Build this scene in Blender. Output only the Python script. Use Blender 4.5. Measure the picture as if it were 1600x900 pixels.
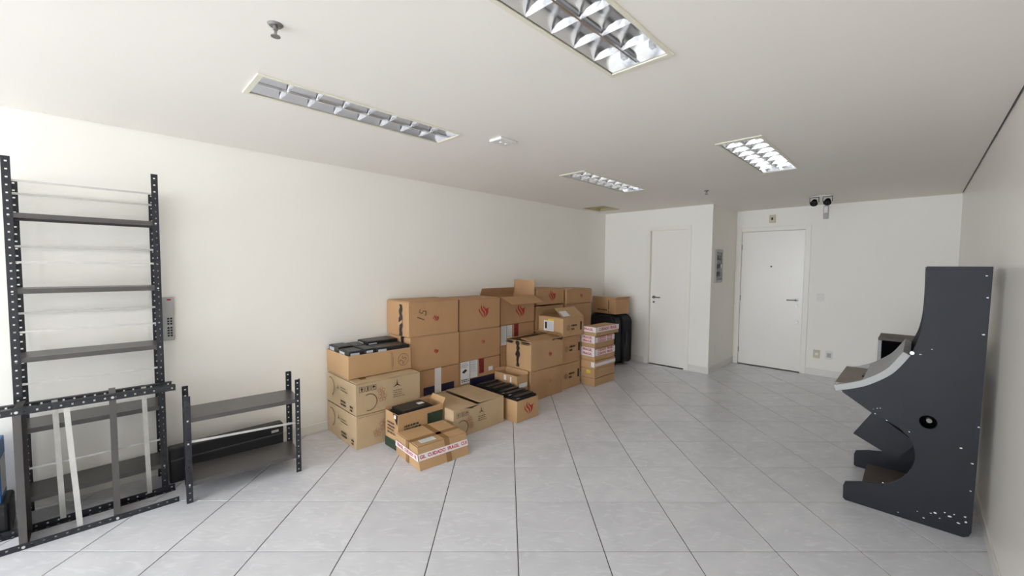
import bpy, bmesh, math, random
from mathutils import Vector, Matrix
random.seed(7)
scene = bpy.context.scene
COL = scene.collection
for o in list(bpy.data.objects):
    bpy.data.objects.remove(o)

# ------------------------------------------------------------------ room measures (metres)
# x: away from the left wall, y: along the left wall towards the doors, z: up
XR, YB1, YB2, XJ, ZC = 4.493, 6.595, 7.761, 1.879, 2.621
YW = -6.20            # window wall behind the camera
ZS = ZC + 0.20        # slab above the hung ceiling

# ------------------------------------------------------------------ camera
cam_d = bpy.data.cameras.new('camera')
cam_d.sensor_width = 36.0
cam_d.lens = 637.6931 / 1600 * 36.0
cam_d.clip_start = 0.02
cam = bpy.data.objects.new('camera', cam_d)
COL.objects.link(cam)
def cam_axes():
    pitch, roll, w = 0.0517, 0.0087, 0.7816
    cp, sp = math.cos(pitch), math.sin(pitch)
    fwd, right = Vector((0, cp, -sp)), Vector((1, 0, 0))
    up = right.cross(fwd)
    c, s = math.cos(roll), math.sin(roll)
    r2, u2 = c * right + s * up, -s * right + c * up
    rot = Matrix(((math.cos(w), -math.sin(w), 0), (math.sin(w), math.cos(w), 0), (0, 0, 1)))
    return rot @ r2, rot @ u2, rot @ fwd
r_, u_, f_ = cam_axes()
m4 = Matrix((r_, u_, -f_)).transposed().to_4x4()
m4.translation = (4.125, 0.0, 1.638)
cam.matrix_world = m4
scene.camera = cam

# ------------------------------------------------------------------ daylight
world = bpy.data.worlds.new('sky')
scene.world = world
world.use_nodes = True
bg = world.node_tree.nodes['Background']
bg.inputs[0].default_value = (0.82, 0.903, 1.0, 1)      # even bright overcast sky
bg.inputs[1].default_value = 16.8
WIN = (0.20, 4.30, 0.35, 2.55)                          # window opening x0 x1 z0 z1
pl = bpy.data.lights.new('window_portal', 'AREA')
pl.shape = 'RECTANGLE'
pl.size, pl.size_y = WIN[1] - WIN[0], WIN[3] - WIN[2]
pl.cycles.is_portal = True
po = bpy.data.objects.new('window_portal', pl)
COL.objects.link(po)
po.location = ((WIN[0] + WIN[1]) / 2, YW - 0.16, (WIN[2] + WIN[3]) / 2)
po.rotation_euler = (math.radians(90), 0, 0)            # shines towards +y
scene.view_settings.view_transform = 'Standard'
scene.view_settings.look = 'None'
scene.view_settings.exposure = 0.0
scene.view_settings.gamma = 1.0
scene.view_settings.use_curve_mapping = False
scene.cycles.max_bounces = 10
scene.cycles.diffuse_bounces = 7
scene.cycles.glossy_bounces = 4
scene.cycles.adaptive_threshold = 0.03
scene.cycles.transparent_max_bounces = 8
scene.cycles.sample_clamp_indirect = 8.0

# ------------------------------------------------------------------ materials
def lin(c):
    c = c / 255.0
    return c / 12.92 if c <= 0.04045 else ((c + 0.055) / 1.055) ** 2.4
def rgb(r, g, b):
    return (lin(r), lin(g), lin(b), 1.0)
def mat(name, col, rough=0.6, metal=0.0, spec=0.5, var=0.0, scale=8.0, bump=0.0, bscale=60.0, stretch=(1, 1, 1), coat=0.0, rand=0.0):
    m = bpy.data.materials.new(name)
    m.use_nodes = True
    nt = m.node_tree
    b = nt.nodes['Principled BSDF']
    c = rgb(*col)
    b.inputs['Base Color'].default_value = c
    b.inputs['Roughness'].default_value = rough
    b.inputs['Metallic'].default_value = metal
    b.inputs['Specular IOR Level'].default_value = spec
    b.inputs['Coat Weight'].default_value = coat
    tc = nt.nodes.new('ShaderNodeTexCoord')
    mp = nt.nodes.new('ShaderNodeMapping')
    mp.inputs['Scale'].default_value = stretch
    nt.links.new(tc.outputs['Object'], mp.inputs['Vector'])
    vec = mp.outputs['Vector']
    if var or rand:
        oi = nt.nodes.new('ShaderNodeObjectInfo')
        ad = nt.nodes.new('ShaderNodeVectorMath'); ad.operation = 'ADD'
        ml = nt.nodes.new('ShaderNodeMath'); ml.operation = 'MULTIPLY'; ml.inputs[1].default_value = 37.0
        nt.links.new(oi.outputs['Random'], ml.inputs[0])
        nt.links.new(vec, ad.inputs[0]); nt.links.new(ml.outputs[0], ad.inputs[1])
        n = nt.nodes.new('ShaderNodeTexNoise')
        n.inputs['Scale'].default_value = scale
        n.inputs['Detail'].default_value = 5.0
        nt.links.new(ad.outputs[0], n.inputs['Vector'])
        mr = nt.nodes.new('ShaderNodeMapRange')
        mr.inputs['From Min'].default_value = 0.3; mr.inputs['From Max'].default_value = 0.7
        mr.inputs['To Min'].default_value = 1 - var; mr.inputs['To Max'].default_value = 1 + var
        nt.links.new(n.outputs['Fac'], mr.inputs['Value'])
        mr2 = nt.nodes.new('ShaderNodeMapRange')
        mr2.inputs['To Min'].default_value = 1 - rand; mr2.inputs['To Max'].default_value = 1 + rand
        nt.links.new(oi.outputs['Random'], mr2.inputs['Value'])
        mm = nt.nodes.new('ShaderNodeMath'); mm.operation = 'MULTIPLY'
        nt.links.new(mr.outputs[0], mm.inputs[0]); nt.links.new(mr2.outputs[0], mm.inputs[1])
        sc = nt.nodes.new('ShaderNodeVectorMath'); sc.operation = 'SCALE'
        sc.inputs[0].default_value = c[:3]
        nt.links.new(mm.outputs[0], sc.inputs['Scale'])
        nt.links.new(sc.outputs[0], b.inputs['Base Color'])
    if bump:
        n2 = nt.nodes.new('ShaderNodeTexNoise')
        n2.inputs['Scale'].default_value = bscale
        n2.inputs['Detail'].default_value = 3.0
        nt.links.new(vec, n2.inputs['Vector'])
        bp = nt.nodes.new('ShaderNodeBump')
        bp.inputs['Strength'].default_value = bump
        bp.inputs['Distance'].default_value = 0.004
        nt.links.new(n2.outputs['Fac'], bp.inputs['Height'])
        nt.links.new(bp.outputs[0], b.inputs['Normal'])
    return m

M = {}
M['wall'] = mat('painted_wall', (246, 242, 234), 0.5, var=0.012, scale=1.3, bump=0.05, bscale=90)
M['wall_gloss'] = mat('satin_wall', (246, 242, 235), 0.30, spec=0.5, var=0.012, scale=1.3)
M['ceiling'] = mat('ceiling_paint', (246, 241, 233), 0.75, var=0.01, scale=1.1)
M['skirting'] = mat('skirting_tile', (230, 226, 219), 0.3, var=0.03, scale=6)
M['door'] = mat('door_laminate', (246, 241, 234), 0.28, var=0.008, scale=2)
M['door_frame'] = mat('door_frame_paint', (245, 240, 231), 0.4)
M['chrome'] = mat('brushed_metal', (150, 148, 146), 0.42, 1.0)
M['dark_metal'] = mat('dark_metal', (70, 68, 66), 0.4, 0.8)
M['plastic_white'] = mat('white_plastic', (232, 230, 226), 0.4)
M['plastic_cream'] = mat('cream_plastic', (205, 196, 168), 0.45)
M['plastic_grey'] = mat('grey_plastic', (176, 176, 174), 0.45)
M['plastic_black'] = mat('black_plastic', (26, 26, 28), 0.4)
M['glass_dark'] = mat('dark_glass', (95, 96, 98), 0.15)
M['mirror'] = mat('reflector_aluminium', (240, 241, 243), 0.2, 1.0)
M['fixture_frame'] = mat('fixture_frame_enamel', (236, 231, 212), 0.4)
M['tube'] = mat('lamp_tube_glass', (240, 240, 238), 0.25)
M['hatch_in'] = mat('hatch_board', (196, 186, 150), 0.8)
M['grout'] = mat('grout', (92, 85, 80), 0.9, var=0.08, scale=30)
M['rack'] = mat('rack_enamel', (34, 36, 43), 0.42, 0.0, var=0.08, scale=12)
M['rack_shelf'] = mat('rack_shelf_enamel', (74, 70, 69), 0.33, spec=0.8, var=0.06, scale=9)
M['galv'] = mat('galvanised_steel', (205, 204, 200), 0.35, 0.55, var=0.06, scale=30)
M['bolt'] = mat('zinc_bolt', (225, 225, 222), 0.3, 0.5)
M['arcade'] = mat('arcade_vinyl', (24, 26, 33), 0.5, spec=0.35, var=0.14, scale=5)
M['arcade_edge'] = mat('arcade_board_edge', (84, 66, 58), 0.7, var=0.1, scale=20)
M['deck'] = mat('deck_painted_metal', (158, 160, 164), 0.45, var=0.04, scale=9)
M['deck_trim'] = mat('deck_edge_laminate', (168, 168, 166), 0.5, var=0.04, scale=14)
M['deck_board'] = mat('deck_bare_board', (142, 132, 124), 0.6, var=0.08, scale=12)
M['chip'] = mat('chipped_paint', (225, 224, 220), 0.8)
M['brown_board'] = mat('brown_board', (92, 82, 76), 0.6, var=0.08)
M['kraft'] = mat('kraft_board', (184, 143, 103), 0.8, var=0.05, scale=5, bump=0.05, bscale=120, stretch=(1, 1, 0.4), rand=0.05)
M['kraft_pale'] = mat('pale_kraft_board', (194, 168, 133), 0.8, var=0.05, scale=6, bump=0.05, bscale=120, stretch=(1, 1, 0.4), rand=0.04)
M['kraft_warm'] = mat('warm_kraft_board', (190, 152, 110), 0.75, var=0.05, scale=5, bump=0.05, bscale=120, stretch=(1, 1, 0.4), rand=0.04)
M['kraft_in'] = mat('kraft_inside', (160, 124, 90), 0.85, var=0.06, scale=7)
M['tape_brown'] = mat('brown_tape', (150, 112, 72), 0.25)
M['tape_black'] = mat('torn_black_tape', (42, 36, 32), 0.45)
M['tape_white'] = mat('white_tape', (232, 226, 224), 0.35)
M['paper'] = mat('label_paper', (228, 228, 228), 0.6)
M['paper_yellow'] = mat('yellow_label', (226, 190, 60), 0.6)
M['ink'] = mat('black_ink', (52, 44, 38), 0.8)
M['ink_soft'] = mat('faded_ink', (112, 92, 72), 0.8)
M['red'] = mat('red_ink', (176, 52, 44), 0.7)
M['red_soft'] = mat('faded_red_ink', (182, 118, 94), 0.8)
M['red_tape'] = mat('tape_red_ink', (196, 44, 62), 0.5)
M['red_label'] = mat('red_label', (128, 34, 36), 0.5)
M['navy'] = mat('navy_print', (34, 30, 60), 0.5)
M['green'] = mat('green_print', (44, 62, 46), 0.7)
M['blackbox'] = mat('black_carton', (30, 30, 33), 0.35, var=0.15, scale=12, rand=0.2)
M['greytext'] = mat('grey_print', (190, 194, 198), 0.6)
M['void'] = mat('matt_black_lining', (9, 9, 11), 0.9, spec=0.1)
M['suitcase'] = mat('black_nylon', (27, 28, 33), 0.65, bump=0.3, bscale=300, var=0.1)
M['blue'] = mat('blue_carton', (52, 112, 178), 0.45, var=0.1, scale=9)
M['alu'] = mat('window_aluminium', (200, 200, 200), 0.35, 0.7)

def tile_material():
    m = bpy.data.materials.new('stone_tile'); m.use_nodes = True
    nt = m.node_tree; L = nt.links.new
    b = nt.nodes['Principled BSDF']
    b.inputs['Roughness'].default_value = 0.24
    b.inputs['Specular IOR Level'].default_value = 0.45
    tc = nt.nodes.new('ShaderNodeTexCoord'); oi = nt.nodes.new('ShaderNodeObjectInfo')
    ml = nt.nodes.new('ShaderNodeMath'); ml.operation = 'MULTIPLY'; ml.inputs[1].default_value = 91.0
    ad = nt.nodes.new('ShaderNodeVectorMath'); ad.operation = 'ADD'
    L(oi.outputs['Random'], ml.inputs[0]); L(tc.outputs['Object'], ad.inputs[0]); L(ml.outputs[0], ad.inputs[1])
    n1 = nt.nodes.new('ShaderNodeTexNoise'); n1.inputs['Scale'].default_value = 3.2; n1.inputs['Detail'].default_value = 8; n1.inputs['Distortion'].default_value = 1.6
    L(ad.outputs[0], n1.inputs['Vector'])
    mp = nt.nodes.new('ShaderNodeMapping'); mp.inputs['Scale'].default_value = (4, 11, 1); mp.inputs['Rotation'].default_value = (0, 0, 0.6)
    L(ad.outputs[0], mp.inputs['Vector'])
    n2 = nt.nodes.new('ShaderNodeTexNoise'); n2.inputs['Scale'].default_value = 1.3; n2.inputs['Detail'].default_value = 6; n2.inputs['Distortion'].default_value = 2.5
    L(mp.outputs[0], n2.inputs['Vector'])
    r1 = nt.nodes.new('ShaderNodeValToRGB')
    r1.color_ramp.elements[0].position = 0.35; r1.color_ramp.elements[0].color = rgb(211, 211, 216)
    r1.color_ramp.elements[1].position = 0.68; r1.color_ramp.elements[1].color = rgb(220, 220, 224)
    L(n1.outputs['Fac'], r1.inputs['Fac'])
    r2 = nt.nodes.new('ShaderNodeValToRGB')
    r2.color_ramp.elements[0].position = 0.54; r2.color_ramp.elements[0].color = (0, 0, 0, 1)
    r2.color_ramp.elements[1].position = 0.66; r2.color_ramp.elements[1].color = (0.4, 0.4, 0.4, 1)
    L(n2.outputs['Fac'], r2.inputs['Fac'])
    mx = nt.nodes.new('ShaderNodeMixRGB'); mx.inputs['Color2'].default_value = rgb(236, 237, 241)
    L(r2.outputs['Color'], mx.inputs['Fac']); L(r1.outputs['Color'], mx.inputs['Color1'])
    mr = nt.nodes.new('ShaderNodeMapRange'); mr.inputs['To Min'].default_value = 0.97; mr.inputs['To Max'].default_value = 1.03
    L(oi.outputs['Random'], mr.inputs['Value'])
    sc = nt.nodes.new('ShaderNodeVectorMath'); sc.operation = 'SCALE'
    L(mx.outputs[0], sc.inputs[0]); L(mr.outputs[0], sc.inputs['Scale'])
    L(sc.outputs[0], b.inputs['Base Color'])
    rr = nt.nodes.new('ShaderNodeMapRange'); rr.inputs['To Min'].default_value = 0.19; rr.inputs['To Max'].default_value = 0.26
    L(n2.outputs['Fac'], rr.inputs['Value']); L(rr.outputs[0], b.inputs['Roughness'])
    return m
M['tile'] = tile_material()

def pane_material():
    m = bpy.data.materials.new('window_glass'); m.use_nodes = True
    nt = m.node_tree; nt.nodes.clear()
    o = nt.nodes.new('ShaderNodeOutputMaterial'); x = nt.nodes.new('ShaderNodeMixShader')
    t = nt.nodes.new('ShaderNodeBsdfTransparent'); g = nt.nodes.new('ShaderNodeBsdfGlossy')
    g.inputs['Roughness'].default_value = 0.02
    x.inputs[0].default_value = 0.06
    nt.links.new(t.outputs[0], x.inputs[1]); nt.links.new(g.outputs[0], x.inputs[2]); nt.links.new(x.outputs[0], o.inputs[0])
    return m
M['pane'] = pane_material()

# ------------------------------------------------------------------ mesh helpers
def link(o, parent=None):
    COL.objects.link(o)
    if parent is not None:
        o.parent = parent
    return o
def tag(o, label=None, cat=None, group=None, kind=None):
    if label: o['label'] = label
    if cat: o['category'] = cat
    if group: o['group'] = group
    if kind: o['kind'] = kind
    return o
def empty(name, loc=(0, 0, 0), rz=0.0):
    o = bpy.data.objects.new(name, None)
    o.empty_display_size = 0.1
    o.location = loc; o.rotation_euler = (0, 0, rz)
    return link(o)
def add_mesh(name, verts, faces, m, parent=None, smooth=False):
    me = bpy.data.meshes.new(name)
    me.from_pydata([tuple(v) for v in verts], [], faces)
    me.update()
    if m is not None: me.materials.append(m)
    if smooth:
        for p in me.polygons: p.use_smooth = True
    return link(bpy.data.objects.new(name, me), parent)
def bm_obj(name, bm, m, parent=None, smooth=False):
    bmesh.ops.recalc_face_normals(bm, faces=bm.faces)
    me = bpy.data.meshes.new(name)
    bm.to_mesh(me); bm.free()
    if m is not None: me.materials.append(m)
    if smooth:
        for p in me.polygons: p.use_smooth = True
    return link(bpy.data.objects.new(name, me), parent)
def bbox(bm, a, b, bevel=0.0, mtx=None, seg=1):
    """box from corner a to corner b added to bm"""
    r = bmesh.ops.create_cube(bm, size=1.0)
    vs = r['verts']
    for v in vs:
        v.co = Vector([(a[i] + b[i]) / 2 + v.co[i] * (b[i] - a[i]) for i in range(3)])
    if bevel:
        es = list({e for v in vs for e in v.link_edges})
        res = bmesh.ops.bevel(bm, geom=es, offset=bevel, segments=seg, affect='EDGES', profile=0.5)
        vs = list({v for f in res['faces'] for v in f.verts} | {v for v in vs if v.is_valid})
    if mtx is not None:
        for v in vs: v.co = mtx @ v.co
    return vs
def box(name, a, b, m, parent=None, bevel=0.0, mtx=None, seg=1):
    bm = bmesh.new(); bbox(bm, a, b, bevel, mtx, seg)
    return bm_obj(name, bm, m, parent)
def bcyl(bm, p, q, r, n=16, r2=None):
    p, q = Vector(p), Vector(q)
    d = q - p
    res = bmesh.ops.create_cone(bm, cap_ends=True, segments=n, radius1=r, radius2=r if r2 is None else r2, depth=d.length)
    mt = Matrix.Translation((p + q) / 2) @ d.to_track_quat('Z', 'Y').to_matrix().to_4x4()
    bmesh.ops.transform(bm, matrix=mt, verts=res['verts'])
def cyl(name, p, q, r, m, parent=None, n=16, r2=None, smooth=False):
    bm = bmesh.new(); bcyl(bm, p, q, r, n, r2)
    return bm_obj(name, bm, m, parent, smooth)
def prism(name, pts, axis, t0, t1, m, parent=None):
    """closed 2D outline pts extruded along axis ('x','y' or 'z') from t0 to t1"""
    def P(p, t):
        return {'y': (p[0], t, p[1]), 'x': (t, p[0], p[1]), 'z': (p[0], p[1], t)}[axis]
    n = len(pts)
    v = [P(p, t0) for p in pts] + [P(p, t1) for p in pts]
    f = [list(range(n))[::-1], list(range(n, 2 * n))] + [[i, (i + 1) % n, n + (i + 1) % n, n + i] for i in range(n)]
    bm = bmesh.new()
    bv = [bm.verts.new(c) for c in v]
    for fc in f: bm.faces.new([bv[i] for i in fc])
    return bm_obj(name, bm, m, parent)
def copy_tree(src, parent=None):
    c = src.copy(); COL.objects.link(c); c.parent = parent
    for ch in list(src.children): copy_tree(ch, c)
    return c

# ------------------------------------------------------------------ floor: slab and 0.5 m tiles laid diagonally
W_, YT = 0.7816, -0.0121
def view2room(a, b):
    return Vector((math.cos(W_) * a - math.sin(W_) * b, math.sin(W_) * a + math.cos(W_) * b, 0))
AD = view2room(math.cos(YT), -math.sin(YT))
BD = view2room(math.sin(YT), math.cos(YT))
O_ = Vector((4.125, 0, 0)) + AD * (0.0673 / 0.9) + BD * (2.0445 / 0.9)
floor = box('floor', (-0.15, YW - 0.15, -0.12), (XR + 0.15, YB2 + 0.15, -0.004), M['grout'])
tag(floor, 'pale stone-look tile floor laid diagonally with grey grout', 'floor', kind='structure')
T, G, BV = 0.5, 0.0062, 0.0015
ang = math.atan2(AD.y, AD.x)
def tile_mesh(poly):
    """poly: convex outline in tile space"""
    n = len(poly)
    c = sum((Vector(p) for p in poly), Vector((0, 0))) / n
    def inset(d):
        out = []
        for i in range(n):
            p0, p1, p2 = Vector(poly[i - 1]), Vector(poly[i]), Vector(poly[(i + 1) % n])
            e1, e2 = (p1 - p0).normalized(), (p2 - p1).normalized()
            n1, n2 = Vector((-e1.y, e1.x)), Vector((-e2.y, e2.x))
            k = n1 + n2
            k = k / max(0.3, k.dot(n1)) if k.length > 1e-6 else n1
            out.append(p1 + k * d)
        return out
    o, i2 = inset(G / 2), inset(G / 2 + BV)
    v = [(p.x, p.y, -0.004) for p in o] + [(p.x, p.y, -BV * 0.6) for p in o] + [(p.x, p.y, 0.0) for p in i2]
    f = [[2 * n + i for i in range(n)]]
    for k in range(2):
        f += [[k * n + i, k * n + (i + 1) % n, (k + 1) * n + (i + 1) % n, (k + 1) * n + i] for i in range(n)]
    return v, f
def clip(poly, nx, ny, d):
    """keep the side nx*x+ny*y<=d"""
    out = []
    for i in range(len(poly)):
        p, q = poly[i], poly[(i + 1) % len(poly)]
        a, b = nx * p[0] + ny * p[1] - d, nx * q[0] + ny * q[1] - d
        if a <= 0: out.append(p)
        if a * b < 0:
            t = a / (a - b); out.append((p[0] + (q[0] - p[0]) * t, p[1] + (q[1] - p[1]) * t))
    return out
def area(p):
    return abs(sum(p[i][0] * p[(i + 1) % len(p)][1] - p[(i + 1) % len(p)][0] * p[i][1] for i in range(len(p)))) / 2
full = None
for i in range(-14, 18):
    for j in range(-14, 20):
        base = O_ + AD * (i * T) + BD * (j * T)
        sq = [base, base + AD * T, base + AD * T + BD * T, base + BD * T]
        sq = [(p.x, p.y) for p in sq]
        p = sq
        for nx, ny, d in ((-1, 0, 0.0), (1, 0, XR), (0, -1, -YW), (0, 1, YB2)):
            p = clip(p, nx, ny, d)
            if len(p) < 3: break
        if len(p) < 3 or area(p) < 0.0015: continue
        inblock = all(q[0] < XJ + 0.001 and q[1] > YB1 - 0.001 for q in p)
        if inblock: continue
        hide = clip(clip(p, -1, 0, -XJ), 0, 1, YB1) if False else None
        if any(q[0] < XJ and q[1] > YB1 for q in p):
            a1 = clip(p, 0, 1, YB1); a2 = clip(p, -1, 0, -XJ)
            p = a1 if (len(a1) > 2 and (len(a2) < 3 or area(a1) >= area(a2))) else a2
            if len(p) < 3 or area(p) < 0.0015: continue
        whole = abs(area(p) - T * T) < 1e-5
        if whole and full is not None:
            o = bpy.data.objects.new('tile', full); link(o, floor)
            o.location = base; o.rotation_euler = (0, 0, ang)
            continue
        loc = []
        for q in p:
            d = Vector((q[0], q[1], 0)) - base
            loc.append((d.dot(AD), d.dot(BD)))
        v, f = tile_mesh(loc)
        o = add_mesh('tile', v, f, M['tile'], floor)
        o.location = base; o.rotation_euler = (0, 0, ang)
        if whole: full = o.data

# ------------------------------------------------------------------ walls
def wall(name, a, b, label, m='wall'):
    return tag(box(name, a, b, M[m]), label, 'wall', kind='structure')
TH = 0.15
wall('wall_left', (-TH, YW - TH, -0.1), (0, YB1, ZS), 'long white wall behind the racks and the cardboard boxes')
wall('wall_right', (XR, YW - TH, -0.1), (XR + TH, YB2 + TH, ZS), 'white satin wall beside the black arcade cabinet', 'wall_gloss')
def wall_with_hole(name, x0, x1, y0, y1, hx0, hx1, hz0, hz1, label):
    bm = bmesh.new()
    bbox(bm, (x0, y0, -0.1), (hx0, y1, ZS)); bbox(bm, (hx1, y0, -0.1), (x1, y1, ZS))
    bbox(bm, (hx0, y0, hz1), (hx1, y1, ZS))
    bbox(bm, (hx0, y0, -0.1), (hx1, y1, hz0))
    return tag(bm_obj(name, bm, M['wall']), label, 'wall', kind='structure')
D1 = (0.865, 1.525, 2.285)      # opening x0 x1 height
D2 = (1.945, 2.885, 2.285)
wall_with_hole('wall_partition', -TH, XJ, YB1, YB1 + 0.10, D1[0], D1[1], -0.004, D1[2], 'white partition wall with the narrow inner door')
wall('wall_partition_side', (XJ - 0.10, YB1 + 0.10, -0.1), (XJ, YB2 + TH, ZS), 'short return wall carrying the grey electrical panel')
wall_with_hole('wall_back', XJ, XR, YB2, YB2 + TH, D2[0], D2[1], -0.004, D2[2], 'white end wall with the wide entrance door')
wall_with_hole('wall_window', 0.0, XR, YW - TH, YW, WIN[0], WIN[1], WIN[2], WIN[3], 'wall with the wide window that lights the room')
box_u = wall('wall_corridor', (-TH, YB2 + TH, -0.1), (XR + TH, YB2 + TH + 0.05, ZS), 'corridor wall closing the end behind the doors')

# hung ceiling: cells around the recessed lights, with a shadow gap along the side walls
FIX = [(1.365, 1.675, 0.605, 1.930), (2.972, 3.282, 0.552, 1.877), (2.952, 3.262, 3.455, 4.815), (1.365, 1.675, 3.495, 4.835)]
HAT = (0.14, 0.54, 5.66, 6.18)
holes = FIX + [HAT]
CX0, CX1 = 0.006, XR - 0.012
xs = sorted({CX0, CX1, XJ} | {h[0] for h in holes} | {h[1] for h in holes})
ys = sorted({YW, YB1, YB2} | {h[2] for h in holes} | {h[3] for h in holes})
bm = bmesh.new()
vc = {}
def cv(x, y, z):
    k = (round(x, 4), round(y, 4), z)
    if k not in vc: vc[k] = bm.verts.new(k)
    return vc[k]
for a, b in zip(xs, xs[1:]):
    for c, d in zip(ys, ys[1:]):
        mx, my = (a + b) / 2, (c + d) / 2
        if any(h[0] < mx < h[1] and h[2] < my < h[3] for h in holes): continue
        if mx < XJ and my > YB1: continue
        bm.faces.new([cv(a, c, ZC), cv(a, d, ZC), cv(b, d, ZC), cv(b, c, ZC)])
geo = bmesh.ops.extrude_face_region(bm, geom=bm.faces[:])
for v in [g for g in geo['geom'] if isinstance(g, bmesh.types.BMVert)]: v.co.z += 0.022
bbox(bm, (-TH, YW - TH, ZS), (XR + TH, YB2 + TH, ZS + 0.12))
tag(bm_obj('ceiling', bm, M['ceiling']), 'flat white plaster ceiling with recessed light fittings', 'ceiling', kind='structure')

# skirting
def skirt(name, a, b, label):
    return tag(box(name, a, b, M['skirting'], bevel=0.003), label, 'skirting', kind='structure')
SH, ST = 0.085, 0.010
skirt('baseboard_left', (0, YW, 0), (ST, YB1, SH), 'pale tiled skirting along the long wall')
skirt('baseboard_right', (XR - ST, YW, 0), (XR, YB2, SH), 'pale tiled skirting behind the arcade cabinet')
skirt('baseboard_partition', (D1[1] + 0.045, YB1 - ST, 0), (XJ + ST, YB1, SH + 0.02), 'skirting between the inner door and the corner')
skirt('baseboard_partition_corner', (ST, YB1 - ST, 0), (D1[0] - 0.045, YB1, SH + 0.02), 'skirting in the corner behind the suitcase')
skirt('baseboard_return', (XJ, YB1 + 0.001, 0), (XJ + ST, YB2, SH + 0.02), 'skirting under the grey electrical panel')
skirt('baseboard_back', (D2[1] + 0.055, YB2 - ST, 0), (XR - ST, YB2, SH + 0.02), 'skirting under the sockets by the entrance door')

# window behind the camera
wf = empty('window_1', ((WIN[0] + WIN[1]) / 2, YW - 0.08, WIN[2]))
tag(wf, 'wide aluminium sliding window above a low sill', 'window', kind='structure')
hw, hh = (WIN[1] - WIN[0]) / 2, WIN[3] - WIN[2]
bm = bmesh.new()
bbox(bm, (-hw, -0.03, 0), (hw, 0.03, 0.05)); bbox(bm, (-hw, -0.03, hh - 0.05), (hw, 0.03, hh))
bbox(bm, (-hw, -0.03, 0.05), (-hw + 0.05, 0.03, hh - 0.05)); bbox(bm, (hw - 0.05, -0.03, 0.05), (hw, 0.03, hh - 0.05))
for k in (1, 2, 3):
    x = -hw + 2 * hw * k / 4
    bbox(bm, (x - 0.025, -0.03, 0.05), (x + 0.025, 0.03, hh - 0.05))
bm_obj('window_frame', bm, M['alu'], wf)
for k in range(4):
    x = -hw + 2 * hw * (k + 0.5) / 4
    box('pane', (x - hw / 4 + 0.02, -0.003, 0.04), (x + hw / 4 - 0.02, 0.003, hh - 0.04), M['pane'], wf)

# ------------------------------------------------------------------ doors
def lever(root, x, z, y, s):
    """handle with rose; lever points along s in x; y is the face of the leaf (room side is -y)"""
    h = cyl('handle', (x, y, z), (x, y - 0.012, z), 0.026, M['chrome'], root, 20)
    bm = bmesh.new(); bcyl(bm, (x, y - 0.01, z), (x, y - 0.055, z), 0.010, 12)
    bcyl(bm, (x - s * 0.008, y - 0.05, z), (x + s * 0.125, y - 0.05, z - 0.002), 0.0095, 12, 0.0085)
    bm_obj('lever', bm, M['chrome'], h, True)
def door(name, op, y, inset, label, hand, hz, hingeside):
    x0, x1, hgt = op
    r = empty(name, ((x0 + x1) / 2, y, 0))
    tag(r, label, 'door', kind='structure')
    w = (x1 - x0) / 2
    tr = 0.045 if name == 'door_1' else 0.05
    bm = bmesh.new()           # architrave + jambs in one frame
    for s in (-1, 1):
        a, b = (-w - tr, -w + 0.022) if s < 0 else (w - 0.022, w + tr)
        bbox(bm, (a, -0.014, 0), (b, 0.0, hgt + tr), 0.003)
        a, b = (-w, -w + 0.022) if s < 0 else (w - 0.022, w)
        bbox(bm, (a, 0.0, 0), (b, 0.098, hgt - 0.022))
    bbox(bm, (-w + 0.022, -0.014, hgt - 0.022), (w - 0.022, 0.0, hgt + tr), 0.003)
    bbox(bm, (-w, 0.0, hgt - 0.022), (w, 0.098, hgt))
    bm_obj('door_frame', bm, M['door_frame'], r)
    leaf = box('door_leaf', (-w + 0.025, inset, 0.012), (w - 0.025, inset + 0.038, hgt - 0.025), M['door'], r, 0.002)
    lever(leaf, hand, hz, inset, 1 if hand < 0 else -1)
    cyl('keyhole', (hand, inset, hz - 0.085), (hand, inset - 0.008, hz - 0.085), 0.019, M['chrome'], leaf, 18)
    for z in (0.25, hgt / 2, hgt - 0.28):
        x = hingeside * (w - 0.024)
        cyl('hinge', (x, inset - 0.006, z - 0.045), (x, inset - 0.006, z + 0.045), 0.007, M['chrome'], r, 10)
    return r, leaf
door('door_1', D1, YB1, 0.045, 'narrow white inner door with lever handle beside the suitcase', -0.245, 1.147, 1)
d2, leaf2 = door('door_2', D2, YB2, 0.006, 'wide white entrance door with peephole and lever handle', 0.365, 1.148, -1)
cyl('deadbolt', (0.385, 0.006, 0.80), (0.385, -0.004, 0.80), 0.02, M['chrome'], leaf2, 18)
cyl('peephole', (0.0, 0.006, 1.68), (0.0, -0.004, 1.68), 0.012, M['dark_metal'], leaf2, 14)

# ------------------------------------------------------------------ small wall fittings
pn = empty('electrical_panel', (XJ, 6.905, 1.42))
tag(pn, 'grey framed electrical panel on the short return wall', 'electrical panel')
bm = bmesh.new()
for a, b in (((0, -0.155, 0), (0.018, -0.115, 0.52)), ((0, 0.115, 0), (0.018, 0.155, 0.52)), ((0, -0.115, 0), (0.018, 0.115, 0.045)), ((0, -0.115, 0.475), (0.018, 0.115, 0.52))):
    bbox(bm, a, b, 0.002)
bm_obj('panel_frame', bm, M['plastic_grey'], pn)
box('panel_door', (0, -0.114, 0.046), (0.010, 0.114, 0.474), M['glass_dark'], pn, 0.002)
bm = bmesh.new()
for k in range(3): bbox(bm, (0.010, -0.075, 0.10 + 0.125 * k), (0.014, 0.03, 0.175 + 0.125 * k), 0.001)
bm_obj('breaker_rows', bm, M['plastic_black'], pn)
box('latch', (0.010, 0.07, 0.22), (0.018, 0.09, 0.29), M['plastic_white'], pn, 0.001)

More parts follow.
